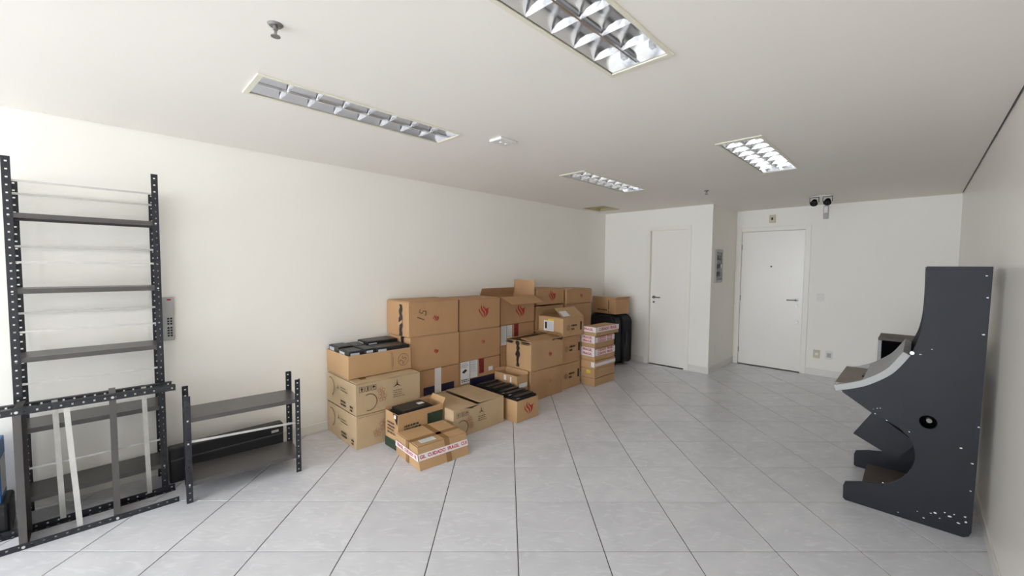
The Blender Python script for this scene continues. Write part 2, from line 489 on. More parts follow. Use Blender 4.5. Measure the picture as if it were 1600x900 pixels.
def plate(name, label, cat, loc, w, h, t, m, face, extra=None):
    """face 'y': on a wall facing -y; 'x': on a wall facing +x; loc is its centre on the wall"""
    r = empty(name, loc)
    if face == 'x': r.rotation_euler = (0, 0, math.radians(90))
    tag(r, label, cat)
    box('cover_plate', (-w / 2, -t, -h / 2), (w / 2, 0, h / 2), m, r, 0.003)
    for nm, a, b, mm in extra or []:
        box(nm, (a[0], -t - 0.004, a[1]), (b[0], -t + 0.001, b[1]), mm, r, 0.001)
    return r
plate('alarm_sensor', 'cream square alarm plate above the entrance door', 'alarm sensor', (2.407, YB2, 2.458), 0.088, 0.125, 0.022, M['plastic_cream'], 'y', [('sensor_slot', (-0.012, -0.02), (0.012, 0.02), M['ink'])])
plate('light_switch', 'white light switch beside the entrance door handle', 'switch', (3.085, YB2, 1.21), 0.085, 0.115, 0.012, M['plastic_white'], 'y', [('rocker', (-0.018, -0.03), (0.018, 0.03), M['plastic_white'])])
plate('wall_socket', 'cream wall socket low beside the entrance door frame', 'socket', (3.071, YB2, 0.335), 0.085, 0.125, 0.010, M['plastic_cream'], 'y', [('outlet', (-0.02, -0.02), (0.02, 0.02), M['plastic_white'])])
plate('wall_socket', 'white wall socket low on the end wall, farther from the door', 'socket', (3.222, YB2, 0.339), 0.085, 0.125, 0.010, M['plastic_white'], 'y', [('outlet', (-0.025, -0.035), (0.025, 0.03), M['plastic_grey'])])
plate('wall_socket', 'white wall socket low on the short return wall', 'socket', (XJ, 6.83, 0.37), 0.08, 0.12, 0.008, M['plastic_white'], 'x', [('outlet', (-0.02, -0.02), (0.02, 0.02), M['plastic_white'])])
plate('battery_box', 'slim pale battery box high on the end wall below the spotlights', 'battery box', (3.105, YB2, 2.505), 0.062, 0.20, 0.035, M['plastic_grey'], 'y', [('cover', (-0.022, -0.01), (0.022, 0.08), M['plastic_white'])])

dv = empty('call_panel', (0.0, 0.362, 1.045))
tag(dv, 'slim grey panel with dark buttons on the wall beside the tall rack', 'wall panel')
box('panel_body', (0, -0.045, 0), (0.022, 0.030, 0.335), M['plastic_grey'], dv, 0.004)
for r in range(7):
    for c in range(2):
        z = 0.03 + 0.020 * r + (0.012 if r > 3 else 0)
        box('button', (0.0215, -0.012 + 0.018 * c, z), (0.025, 0.001 + 0.018 * c, z + 0.014), M['plastic_black'], dv)
box('red_mark', (0.0215, -0.01, 0.31), (0.023, 0.015, 0.322), M['red'], dv)

# ------------------------------------------------------------------ ceiling things
def light(rect, label, group='recessed mirror-louvre ceiling lights'):
    x0, x1, y0, y1 = rect
    w, l = x1 - x0, y1 - y0
    r = empty('ceiling_light', ((x0 + x1) / 2, (y0 + y1) / 2, ZC))
    tag(r, label, 'ceiling light', group)
    hx, hy = w / 2, l / 2
    bm = bmesh.new()
    f = 0.022
    for a, b in (((-hx - 0.008, -hy - 0.008), (-hx + f * 0.5, hy + 0.008)), ((hx - f * 0.5, -hy - 0.008), (hx + 0.008, hy + 0.008)), ((-hx + f * 0.5, -hy - 0.008), (hx - f * 0.5, -hy + f)), ((-hx + f * 0.5, hy - f), (hx - f * 0.5, hy + 0.008))):
        bbox(bm, (a[0], a[1], -0.008), (b[0], b[1], 0.0), 0.002)
    bm_obj('frame', bm, M['fixture_frame'], r)
    ix, iy = hx - 0.012, hy - 0.022
    dep = 0.085
    v, fc = [], []                      # housing with the two parabolic troughs as one folded sheet
    prof = []
    for s in range(2):
        a, b = (-ix, 0.0) if s == 0 else (0.0, ix)
        for k in range(9):
            t = k / 8.0
            x = a + (b - a) * t
            z = 0.004 + dep * 0.72 * (1 - (2 * abs(t - 0.5)) ** 2.0)
            if s == 1 and k == 0: continue
            prof.append((x, z))
    for yy in (-iy, iy):
        v += [(x, yy, z) for x, z in prof]
    n = len(prof)
    fc = [[i, i + 1, n + i + 1, n + i] for i in range(n - 1)]
    add_mesh('reflector', v, fc, M['mirror'], r, True)
    for s in (-1, 1):
        box('end_plate', (-ix, s * iy - (0.004 if s > 0 else 0), 0.0), (ix, s * iy + (0.004 if s < 0 else 0), dep), M['mirror'], r)
    cells = 8
    for lane in (-1, 1):
        xa, xb = (-ix, -0.004) if lane < 0 else (0.004, ix)
        cx, hw2 = (xa + xb) / 2, (xb - xa) / 2
        box('lamp_holder', (cx - 0.012, -iy + 0.0045, 0.045), (cx + 0.012, -iy + 0.02, 0.075), M['tube'], r, 0.002)
        box('lamp_holder', (cx - 0.012, iy - 0.02, 0.045), (cx + 0.012, iy - 0.0045, 0.075), M['tube'], r, 0.002)
        for k in range(1, cells):
            y = -iy + 2 * iy * k / cells
            # V-shaped cross blade: sharp at the bottom edge, wider at the top, arched over the tube
            v, fc = [], []
            for q in range(5):
                t = -1 + q / 2.0
                zt = 0.004 + 0.026 * (1 - abs(t) ** 2.0)
                v += [(cx + t * hw2, y, 0.001), (cx + t * hw2, y - 0.007, zt + 0.004), (cx + t * hw2, y + 0.007, zt + 0.004)]
            for q in range(4):
                a = q * 3; b = a + 3
                fc += [[a, b, b + 1, a + 1], [a + 2, b + 2, b, a], [a + 1, b + 1, b + 2, a + 2]]
            add_mesh('louvre_blade', v, fc, M['mirror'], r)
    box('centre_spine', (-0.004, -iy, 0.0005), (0.004, iy, 0.012), M['mirror'], r)
    bm = bmesh.new()
    bbox(bm, (-hx + 0.001, -hy + 0.001, 0.10), (hx - 0.001, hy - 0.001, 0.103))
    for s in (-1, 1):
        bbox(bm, (s * (hx - 0.002) - 0.001, -hy + 0.001, 0.0), (s * (hx - 0.002) + 0.001, hy - 0.001, 0.10))
    bm_obj('housing', bm, M['fixture_frame'], r)
    return r
light(FIX[0], 'recessed mirror-louvre light over the black racks, near the long wall')
light(FIX[1], 'recessed mirror-louvre light cut off by the top edge of the photo')
light(FIX[2], 'recessed mirror-louvre light in line with the entrance door and spotlights')
light(FIX[3], 'recessed mirror-louvre light above the stacked boxes, near the ceiling hatch')

def sprinkler(x, y, label):
    r = empty('sprinkler_head', (x, y, ZC)); tag(r, label, 'sprinkler', 'ceiling sprinkler heads')
    cyl('escutcheon', (0, 0, 0), (0, 0, -0.008), 0.030, M['chrome'], r, 24, 0.022)
    cyl('stem', (0, 0, -0.008), (0, 0, -0.022), 0.009, M['chrome'], r, 14)
    bm = bmesh.new()
    for s in (-1, 1):
        bcyl(bm, (s * 0.008, 0, -0.021), (s * 0.012, 0, -0.034), 0.0025, 8)
        bcyl(bm, (s * 0.012, 0, -0.034), (s * 0.003, 0, -0.046), 0.0025, 8)
    bm_obj('yoke', bm, M['chrome'], r)
    cyl('bulb', (0, 0, -0.022), (0, 0, -0.044), 0.0025, M['chrome'], r, 8)
    cyl('deflector', (0, 0, -0.046), (0, 0, -0.049), 0.018, M['chrome'], r, 20)
sprinkler(2.215, 0.535, 'chrome sprinkler head on the ceiling above the racks')
sprinkler(2.188, 5.43, 'small chrome sprinkler head on the ceiling before the partition corner')

r = empty('smoke_detector', (1.795, 2.24, ZC)); tag(r, 'flat white rectangular detector on the ceiling between the lights', 'detector')
box('detector_body', (-0.066, -0.09, -0.022), (0.066, 0.09, 0), M['plastic_white'], r, 0.006, seg=2)
for s in (-1, 1): cyl('indicator', (0, s * 0.028, -0.022), (0, s * 0.028, -0.026), 0.014, M['tube'], r, 14)

r = empty('ceiling_hatch', ((HAT[0] + HAT[1]) / 2, (HAT[2] + HAT[3]) / 2, ZC)); tag(r, 'open square ceiling hatch with a cream lining in the far corner', 'hatch')
hx, hy = (HAT[1] - HAT[0]) / 2, (HAT[3] - HAT[2]) / 2
bm = bmesh.new()
for a, b in (((-hx, -hy), (-hx + 0.012, hy)), ((hx - 0.012, -hy), (hx, hy)), ((-hx + 0.012, -hy), (hx - 0.012, -hy + 0.012)), ((-hx + 0.012, hy - 0.012), (hx - 0.012, hy))):
    bbox(bm, (a[0], a[1], -0.004), (b[0], b[1], 0.13))
bm_obj('lining', bm, M['hatch_in'], r)
box('hatch_board', (-hx + 0.012, -hy + 0.012, 0.045), (hx - 0.012, hy - 0.012, 0.057), M['hatch_in'], r)

r = empty('emergency_light', (3.169, 6.80, ZC)); tag(r, 'twin black emergency spotlights under a white ceiling bar', 'spotlight')
box('mount_bar', (-0.10, -0.02, -0.014), (0.10, 0.02, 0), M['plastic_white'], r, 0.004)
for s in (-1, 1):
    x = s * 0.072
    bm = bmesh.new()
    for q in (-1, 1): bbox(bm, (x + q * 0.050 - 0.003, -0.008, -0.085), (x + q * 0.050 + 0.003, 0.008, -0.014))
    bbox(bm, (x - 0.053, -0.008, -0.020), (x + 0.053, 0.008, -0.014))
    b = bm_obj('bracket', bm, M['plastic_black'], r)
    bm = bmesh.new()
    bcyl(bm, (x, -0.03, -0.100), (x, 0.025, -0.060), 0.044, 20, 0.028)
    h = bm_obj('spot_head', bm, M['void'], r, False)
    cyl('lens', (x, -0.033, -0.102), (x, -0.030, -0.100), 0.034, M['plastic_black'], h, 20)

# ------------------------------------------------------------------ slotted-angle racks
def slotted(bm, length, w, mtx, pitch=0.046, hole=0.009, cols=None, first=0.02):
    """perforated flange in local (u across, 0, v along) plane"""
    c = cols or [0, w * 0.36, w * 0.66, w]
    rows, isl = [0.0], []
    z = first
    while z + hole < length - 0.005:
        rows += [z, z + hole]; isl += [False, True]; z += pitch
    rows.append(length); isl.append(False)
    g = [[bm.verts.new(mtx @ Vector((cc, 0, rr))) for cc in c] for rr in rows]
    for i in range(len(rows) - 1):
        for j in range(3):
            if isl[i] and j == 1: continue
            bm.faces.new([g[i][j], g[i][j + 1], g[i + 1][j + 1], g[i + 1][j]])
ANGLE = {}
def angle_post(length, sx, sy, w=0.036):
    """L post standing on z=0 with its corner at the origin, flanges along sx*x and sy*y"""
    k = (round(length, 3), sx, sy, w)
    if k not in ANGLE:
        bm = bmesh.new()
        slotted(bm, length, w, Matrix(((sx, 0, 0, 0), (0, 1, 0, 0), (0, 0, 1, 0), (0, 0, 0, 1))))
        slotted(bm, length, w, Matrix(((0, 1, 0, 0), (sy, 0, 0, 0), (0, 0, 1, 0), (0, 0, 0, 1))))
        bmesh.ops.remove_doubles(bm, verts=bm.verts, dist=0.0004)
        bmesh.ops.recalc_face_normals(bm, faces=bm.faces)
        me = bpy.data.meshes.new('post'); bm.to_mesh(me); bm.free()
        me.materials.append(M['rack'])
        ANGLE[k] = me
    return ANGLE[k]
def put_post(root, length, sx, sy, loc, name='post', rot=None):
    o = bpy.data.objects.new(name, angle_post(length, sx, sy))
    link(o, root); o.location = loc
    if rot: o.rotation_euler = rot
    md = o.modifiers.new('thickness', 'SOLIDIFY'); md.thickness = 0.002; md.offset = 0
    return o
def tray(root, a, b, z, lip=0.03, name='shelf', m='rack_shelf', mtx=None):
    bm = bmesh.new(); t = 0.0015
    bbox(bm, (a[0], a[1], z - t), (b[0], b[1], z))
    bbox(bm, (a[0], a[1], z - lip), (a[0] + t, b[1], z - t)); bbox(bm, (b[0] - t, a[1], z - lip), (b[0], b[1], z - t))
    bbox(bm, (a[0] + t, a[1], z - lip), (b[0] - t, a[1] + t, z - t)); bbox(bm, (a[0] + t, b[1] - t, z - lip), (b[0] - t, b[1], z - t))
    if mtx is not None: bmesh.ops.transform(bm, matrix=mtx, verts=bm.verts)
    return bm_obj(name, bm, M[m], root)
def strap(root, p, q, wdir, w=0.016, t=0.002, name='brace_strip'):
    """flat galvanised strip from p to q"""
    p, q, wd = Vector(p), Vector(q), Vector(wdir).normalized()
    d = (q - p).normalized(); n = d.cross(wd).normalized()
    v = [c + s * wd * w / 2 + u * n * t / 2 for c in (p, q) for s, u in ((-1, -1), (1, -1), (1, 1), (-1, 1))]
    f = [[0, 1, 2, 3][::-1], [4, 5, 6, 7]] + [[i, (i + 1) % 4, 4 + (i + 1) % 4, 4 + i] for i in range(4)]
    bm = bmesh.new(); bv = [bm.verts.new(c) for c in v]
    for fc in f: bm.faces.new([bv[i] for i in fc])
    return bm_obj(name, bm, M['galv'], root)
def bolt(root, p, d, r=0.006):
    p, d = Vector(p), Vector(d)
    return cyl('bolt', p, p + d * 0.006, r, M['bolt'], root, 6)

# tall rack against the long wall
tr_ = empty('metal_rack', (0.0, 0.0, 0)); tag(tr_, 'tall black slotted-angle rack with five shelves against the long wall', 'rack', 'black slotted-angle metal racks')
tx0, tx1, ty0, ty1 = 0.045, 0.315, -0.392, 0.300
put_post(tr_, 2.262, -1, 1, (tx1, ty0, 0)); put_post(tr_, 2.262, -1, -1, (tx1, ty1, 0))
put_post(tr_, 2.165, 1, 1, (tx0, ty0, 0)); put_post(tr_, 2.165, 1, -1, (tx0, ty1, 0))
for z in (1.935, 1.480, 1.062, 0.625, 0.195):
    tb = tray(tr_, (tx0 + 0.004, ty0 + 0.004), (tx1 - 0.004, ty1 - 0.004), z)
    for y in (ty0 + 0.018, ty1 - 0.018): bolt(tb, (tx1 + 0.001, y, z - 0.015), (1, 0, 0))
for z in (2.125, 1.64, 1.218, 0.90, 0.375):
    strap(tr_, (tx1 - 0.006, ty0 + 0.01, z), (tx1 - 0.006, ty1 - 0.01, z), (0, 0, 1), 0.012)
for z in (2.075, 1.742, 1.312, 0.53):
    strap(tr_, (tx0 + 0.006, ty0 + 0.01, z), (tx0 + 0.006, ty1 - 0.01, z), (0, 0, 1), 0.014)

# rack lying on its side in front of it: posts run along y, shelves stand upright
lr = empty('metal_rack', (0.0, 0.0, 0)); tag(lr, 'black slotted-angle rack lying on its side in front of the tall rack', 'rack', 'black slotted-angle metal racks')
lx0, lx1, ly0, ly1, lz = 0.340, 0.570, -0.72, 0.335, 0.815
LEN = ly1 - ly0
put_post(lr, LEN, -1, 1, (lx1, ly0, 0.0), rot=(math.radians(-90), 0, 0)).scale = (1, -1, 1)
put_post(lr, LEN, 1, 1, (lx0, ly0, 0.0), rot=(math.radians(-90), 0, 0)).scale = (1, -1, 1)
put_post(lr, LEN, -1, 1, (lx1, ly0, lz), rot=(math.radians(-90), 0, 0))
put_post(lr, LEN, 1, 1, (lx0, ly0, lz - 0.02), rot=(math.radians(-90), 0, 0))
ry = Matrix.Rotation(math.radians(90), 4, 'X')
for y in (-0.375, 0.012):
    # tray made flat in x-z then stood up: local (x, z->y)
    mt = Matrix(((1, 0, 0, 0), (0, 0, -1, y), (0, 1, 0, 0), (0, 0, 0, 1)))
    tb = tray(lr, (lx0 + 0.004, 0.004), (lx1 - 0.004, lz - 0.006), 0.0, 0.032, mtx=mt)
    for z in (0.016, lz - 0.018): bolt(tb, (lx1 + 0.001, y + 0.016, z), (1, 0, 0), 0.008)
strap(lr, (lx0 + 0.004, -0.228, lz - 0.03), (lx0 + 0.004, -0.215, 0.02), (0, 1, 0), 0.026)
strap(lr, (lx1 - 0.006, -0.170, lz - 0.02), (lx1 - 0.006, -0.135, 0.02), (0, 1, 0), 0.026)
strap(lr, (lx0 + 0.004, 0.185, lz - 0.03), (lx0 + 0.004, 0.196, 0.02), (0, 1, 0), 0.026)

# low two-shelf rack
rz = -math.atan2(0.712 - 0.653, 1.078 - 0.366)
sr = empty('metal_rack', (0.653, 0.366, 0), rz); tag(sr, 'low black two-shelf rack standing between the racks and the boxes', 'rack', 'black slotted-angle metal racks')
sl, sd = 0.714, 0.32
put_post(sr, 0.742, -1, 1, (0, 0, 0)); put_post(sr, 0.742, -1, -1, (0, sl, 0))
put_post(sr, 0.742, 1, 1, (-sd, 0.0, 0)); put_post(sr, 0.742, 1, -1, (-sd, sl, 0))
for z in (0.588, 0.145):
    tb = tray(sr, (-sd + 0.003, 0.003), (-0.003, sl - 0.003), z)
    for y in (0.018, sl - 0.018): bolt(tb, (0.001, y, z - 0.015), (1, 0, 0))
strap(sr, (-0.005, 0.01, 0.425), (-0.005, sl - 0.005, 0.40), (0, 0, 1), 0.016)
for y in (0.018, sl - 0.018): bolt(sr, (0.001, y, 0.415), (1, 0, 0))

# long black case behind the low rack
lc = empty('flat_case', (0.20, 0.70, 0)); tag(lc, 'long black flat case standing on edge behind the low rack', 'case')
box('case_body', (-0.05, -0.385, 0.0), (0.05, 0.385, 0.262), M['plastic_black'], lc, 0.01, seg=2)
box('case_lid_rim', (0.05, -0.375, 0.17), (0.056, 0.375, 0.18), M['rack_shelf'], lc)
box('name_plate', (0.05, 0.29, 0.195), (0.053, 0.345, 0.215), M['bolt'], lc)

# blue carton at the very edge of the photo
bc = empty('blue_carton', (0.20, -0.58, 0)); tag(bc, 'blue and white carton on a black case at the photo edge behind racks', 'carton')
box('carton_body', (-0.10, -0.12, 0.20), (0.10, 0.12, 0.56), M['blue'], bc, 0.004)
box('white_print', (0.1005, -0.10, 0.24), (0.102, 0.10, 0.46), M['paper'], bc)
box('white_print', (-0.08, 0.1205, 0.24), (0.08, 0.1215, 0.46), M['paper'], bc)
kc = empty('black_case', (0.20, -0.58, 0)); tag(kc, 'low black case under the blue carton behind the racks', 'case')
box('case_body', (-0.12, -0.14, 0.0), (0.12, 0.15, 0.199), M['plastic_black'], kc, 0.02, seg=3)
box('case_catch', (0.12, -0.03, 0.12), (0.126, 0.03, 0.15), M['dark_metal'], kc, 0.001)

# ------------------------------------------------------------------ cardboard boxes
FLAME = [[(0.04, 0.78), (-0.02, 0.62), (0.03, 0.47), (0.2, 0.3), (0.36, 0.14), (0.5, 0.0), (0.36, 0.24), (0.2, 0.42), (0.1, 0.56), (0.06, 0.68)],
         [(0.32, 1.02), (0.2, 0.88), (0.17, 0.74), (0.24, 0.58), (0.42, 0.42), (0.5, 0.26), (0.53, 0.06), (0.62, 0.24), (0.6, 0.42), (0.46, 0.58), (0.32, 0.72), (0.29, 0.86)],
         [(0.42, 0.76), (0.56, 0.6), (0.68, 0.46), (0.7, 0.28), (0.6, 0.05), (0.84, 0.26), (0.93, 0.44), (0.9, 0.58), (1.04, 0.78), (0.84, 0.68), (0.62, 0.68), (0.5, 0.84), (0.44, 0.92)]]
class Carton:
    def __init__(s, name, label, N, wx, wy, h, z0=0.0, rot=0.0, m='kraft', flaps='closed', group=None, cat='cardboard box', flap_len=None, angles=None, seam='y', crush=0.0, notape=False):
        c = Matrix.Rotation(rot, 3, 'Z') @ Vector((-wx / 2, wy / 2, 0))
        s.r = empty(name, (N[0] + c.x, N[1] + c.y, z0), rot)
        tag(s.r, label, cat, group)
        s.wx, s.wy, s.h = wx, wy, h
        mm = M[m]; s.m = mm
        hx, hy, t = wx / 2, wy / 2, 0.005
        top = h - (0.009 if flaps == 'closed' else 0.0)
        rnd = random.Random(label)
        bm = bmesh.new()
        ring = [(hx, -hy), (hx, hy), (-hx, hy), (-hx, -hy)]
        inr = [(hx - t, -hy + t), (hx - t, hy - t), (-hx + t, hy - t), (-hx + t, -hy + t)]
        jit = [(rnd.uniform(-.003, .003), rnd.uniform(-.003, .003)) for _ in range(4)]
        lv = []
        for ri, z in ((ring, 0.0), (ring, top * 0.5), (ring, top), (inr, top), (inr, t)):
            k = 0.003 if z == top * 0.5 else 0.0
            lv.append([bm.verts.new((x * (1 + k) + (jit[i][0] if z else 0), y * (1 + k) + (jit[i][1] if z else 0), z)) for i, (x, y) in enumerate(ri)])
        for a, b in zip(lv, lv[1:]):
            for i in range(4): bm.faces.new([a[i], a[(i + 1) % 4], b[(i + 1) % 4], b[i]])
        bm.faces.new(lv[0][::-1]); bm.faces.new(lv[-1])
        vert = [e for e in bm.edges if abs(e.verts[0].co.z - e.verts[1].co.z) > 0.01 and max(abs(e.verts[0].co.x), abs(e.verts[1].co.x)) >= hx * 0.99 and max(abs(e.verts[0].co.y), abs(e.verts[1].co.y)) >= hy * 0.99]
        cb = bm_obj('carton_body', bm, mm, s.r)
        bv = cb.modifiers.new('soft_edges', 'BEVEL'); bv.width = 0.007; bv.segments = 2; bv.limit_method = 'ANGLE'; bv.angle_limit = math.radians(40)
        if flaps == 'closed':
            g = 0.0025
            if seam == 'y':
                parts = [((0 + g, -hy + 0.009), (hx - 0.009, hy - 0.009)), ((-hx + 0.009, -hy + 0.009), (0 - g, hy - 0.009))]
            else:
                parts = [((-hx + 0.001, -hy), (hx - 0.001, -g)), ((-hx + 0.001, g), (hx - 0.001, hy))]
            for a, b in parts:
                lift = 0.0
                bm = bmesh.new(); vs = bbox(bm, (a[0], a[1], top + 0.0005), (b[0], b[1], top + 0.0085))
                for v in vs:
                    near = abs(v.co.x) < 0.01 if seam == 'y' else abs(v.co.y) < 0.01
                    if near: v.co.z += lift
                bm_obj('top_flap', bm, mm, s.r)
        elif angles:
            fl = flap_len or min(wx, wy) / 2
            for side, ang_ in angles.items():
                a, ln = (ang_ if isinstance(ang_, tuple) else (ang_, fl))
                s.flap(side, a, ln, top)
    def flap(s, side, deg, ln, top):
        """deg 0 lies closed inwards, 90 upright, 180 flat outwards, more hangs down"""
        hx, hy = s.wx / 2, s.wy / 2
        a = math.radians(deg)
        half = (hy if side in ('+x', '-x') else hx) - 0.002
        bm = bmesh.new()
        t = 0.004
        ib, ub = -math.cos(a), math.sin(a)           # outward, up
        pts = [(0, 0), (ln, 0), (ln, t), (0, t)]
        lay = []
        for w_ in (-half, half):
            row = []
            for d, q in pts:
                wq = w_ * (1 - 0.03 * d / ln)
                o, z = ib * d + ub * q * (1 if deg > 90 else 1), ub * d + abs(ib) * q
                p = {'+x': (hx + o, wq, top + z), '-x': (-hx - o, wq, top + z), '+y': (wq, hy + o, top + z), '-y': (wq, -hy - o, top + z)}[side]
                row.append(bm.verts.new(p))
            lay.append(row)
        bm.faces.new(lay[0]); bm.faces.new(lay[1][::-1])
        for i in range(4): bm.faces.new([lay[0][i], lay[1][i], lay[1][(i + 1) % 4], lay[0][(i + 1) % 4]])
        return bm_obj('flap', bm, s.m, s.r)
    def fr(s, face, eps=0.0045):
        if face == 'F': return Vector((s.wx / 2 + eps, -s.wy / 2, 0)), Vector((0, 1, 0)), Vector((0, 0, 1))
        if face == 'S': return Vector((-s.wx / 2, -s.wy / 2 - eps, 0)), Vector((1, 0, 0)), Vector((0, 0, 1))
        return Vector((s.wx / 2, -s.wy / 2, s.h + 0.0004)), Vector((0, 1, 0)), Vector((-1, 0, 0))
    def polys(s, name, face, ps, m, eps=0.0045):
        o, u, v = s.fr(face, eps)
        vs, fs = [], []
        for p in ps:
            fs.append(list(range(len(vs), len(vs) + len(p))))
            vs += [o + u * a + v * b for a, b in p]
        return add_mesh(name, vs, fs, M[m], s.r)
    def rect(s, name, face, u0, v0, u1, v1, m, eps=0.0045):
        return s.polys(name, face, [[(u0, v0), (u1, v0), (u1, v1), (u0, v1)]], m, eps)
    def flame(s, u, v, size, m='red', face='F'):
        return s.polys('flame_logo', face, [[(u + (a - 0.5) * size, v + (b - 0.5) * size) for a, b in p] for p in FLAME], m)
    def torn(s, face, u, v0, v1, w, seed=1, m='tape_black'):
        rnd = random.Random(seed); n = 12
        lft = [(u - w / 2 + rnd.uniform(-w * .3, w * .25), v0 + (v1 - v0) * i / n) for i in range(n + 1)]
        rgt = [(u + w / 2 + rnd.uniform(-w * .25, w * .3), v0 + (v1 - v0) * i / n) for i in range(n + 1)]
        ps = [[lft[i], rgt[i], rgt[i + 1], lft[i + 1]] for i in range(n) if rnd.random() > 0.12]
        return s.polys('torn_tape', face, ps, m, 0.0048)
    def text(s, face, txt, u, v, size, m, rot=0.0, eps=0.0052, name='lettering', bold=0.035):
        cu = bpy.data.curves.new('t', 'FONT'); cu.body = txt; cu.size = size
        cu.align_x = 'CENTER'; cu.align_y = 'CENTER'; cu.resolution_u = 2; cu.offset = bold * size
        ob = bpy.data.objects.new('t', cu); COL.objects.link(ob)
        dg = bpy.context.evaluated_depsgraph_get()
        me = bpy.data.meshes.new_from_object(ob.evaluated_get(dg))
        bpy.data.objects.remove(ob); bpy.data.curves.remove(cu)
        o, uu, vv = s.fr(face, eps)
        c, si = math.cos(rot), math.sin(rot)
        for vert in me.vertices:
            a, b = vert.co.x * c - vert.co.y * si, vert.co.x * si + vert.co.y * c
            vert.co = o + uu * (u + a) + vv * (v + b)
        me.materials.clear(); me.materials.append(M[m]); me.name = name
        return link(bpy.data.objects.new(name, me), s.r)
    def strokes(s, name, face, lines, w, m, eps=0.0045):
        ps = []
        for ln in lines:
            for (a, b), (c, d) in zip(ln, ln[1:]):
                L = math.hypot(c - a, d - b) or 1
                nx, ny = -(d - b) / L * w / 2, (c - a) / L * w / 2
                ps.append([(a + nx, b + ny), (a - nx, b - ny), (c - nx, d - ny), (c + nx, d + ny)])
        return s.polys(name, face, ps, m, eps)
    def ring(s, name, face, u, v, r, w, m, a0=0.0, a1=2 * math.pi, n=20):
        pts = [(u + r * math.cos(a0 + (a1 - a0) * i / n), v + r * math.sin(a0 + (a1 - a0) * i / n)) for i in range(n + 1)]
        return s.strokes(name, face, [pts], w, m)
    def blossom(s, face, u, v, r, m='red_soft'):
        ln = []
        for k in range(5):
            a = math.radians(90 + 72 * k); cx, cy = u + r * 0.62 * math.cos(a), v + r * 0.62 * math.sin(a)
            ln.append([(cx + r * 0.42 * math.cos(t * math.pi / 6), cy + r * 0.42 * math.sin(t * math.pi / 6)) for t in range(13)])
        return s.strokes('red_blossom_print', face, ln, 0.0035, m)
    def fan_print(s, face, u, v, size, m='ink_soft'):
        """three-pronged propeller mark over a block of fine print"""
        pr = []
        for k in range(3):
            a = math.radians(90 + 120 * k)
            d, nrm = (math.cos(a), math.sin(a)), (-math.sin(a), math.cos(a))
            pr.append([(u + nrm[0] * size * .07, v + nrm[1] * size * .07), (u + d[0] * size * .5, v + d[1] * size * .5), (u - nrm[0] * size * .07, v - nrm[1] * size * .07)])
        return s.polys('propeller_mark', face, pr, m)
    def handling(s, face, u, v, size, m='ink_soft'):
        """three small handling symbols in frames: arrow, glass, umbrella"""
        ps, ln = [], []
        for k in range(3):
            x = u + k * size * 1.25
            ln += [[(x, v), (x + size, v), (x + size, v + size), (x, v + size), (x, v)]]
            if k == 0: ps += [[(x + size * .2, v + size * .5), (x + size * .8, v + size * .5), (x + size * .5, v + size * .9)], [(x + size * .4, v + size * .1), (x + size * .6, v + size * .1), (x + size * .6, v + size * .5), (x + size * .4, v + size * .5)]]
            if k == 1: ps += [[(x + size * .38, v + size * .1), (x + size * .62, v + size * .1), (x + size * .62, v + size * .9), (x + size * .38, v + size * .9)]]
            if k == 2: ps += [[(x + size * .15, v + size * .5), (x + size * .85, v + size * .5), (x + size * .68, v + size * .85), (x + size * .32, v + size * .85)], [(x + size * .46, v + size * .1), (x + size * .54, v + size * .1), (x + size * .54, v + size * .5), (x + size * .46, v + size * .5)]]
        s.polys('handling_symbol', face, ps, m)
        s.strokes('symbol_frame', face, ln, size * 0.07, m)
    def fine(s, face, u, v, w, rows, pitch, m='ink_soft', seed=3, thick=0.35):
        rnd = random.Random(seed); ps = []
        for r in range(rows):
            x, vv = u, v - r * pitch
            end = u + w * rnd.uniform(0.7, 1.0)
            while x < end:
                l = rnd.uniform(0.006, 0.03)
                ps.append([(x, vv), (min(x + l, end), vv), (min(x + l, end), vv + pitch * thick), (x, vv + pitch * thick)])
                x += l + 0.006
        return s.polys('fine_print', face, ps, m)
def red_tape(c, face, u0, u1, v0, v1, txt=True, eps=0.005):
    c.rect('warning_tape', face, u0, v0, u1, v1, 'tape_white', eps)

GW = 'brown cartons stacked along the long wall'
# pale printed cartons with fan print
def pale(label, N, z0, h, wx, wy, sn):
    c = Carton('cardboard_box', label, N, wx, wy, h, z0, 0.0, 'kraft_pale', 'closed', 'pale printed cartons')
    return c
b1 = pale('pale printed carton on the floor, bottom of the stack beside the low rack', (0.663, 1.549), 0.0, 0.308, 0.64, 0.645, 1)
b1.ring('fan_ring_print', 'S', 0.10, 0.17, 0.085, 0.010, 'ink_soft', -1.2, 1.9)
b1.fan_print('S', 0.27, 0.20, 0.07); b1.fine('S', 0.32, 0.20, 0.16, 2, 0.025)
b1.fine('S', 0.33, 0.075, 0.12, 2, 0.03, 'ink', 5, 0.6); b1.fine('S', 0.55, 0.06, 0.06, 2, 0.03, 'ink', 6, 0.6)
b1.blossom('F', 0.27, 0.17, 0.05); b1.blossom('F', 0.20, 0.11, 0.04); b1.blossom('F', 0.33, 0.10, 0.04)
b1.strokes('top_crease', 'F', [[(0.02, 0.285), (0.63, 0.285)]], 0.003, 'ink_soft'); b1.rect('white_sticker', 'F', 0.29, 0.175, 0.325, 0.225, 'paper')
b2 = pale('pale printed carton in the middle of the stack beside the low rack', (0.663, 1.549), 0.308, 0.286, 0.648, 0.65, 2)
b2.ring('fan_ring_print', 'S', 0.10, 0.16, 0.085, 0.010, 'ink_soft', -1.2, 1.9)
b2.fan_print('S', 0.27, 0.18, 0.08); b2.fine('S', 0.33, 0.19, 0.16, 2, 0.025)
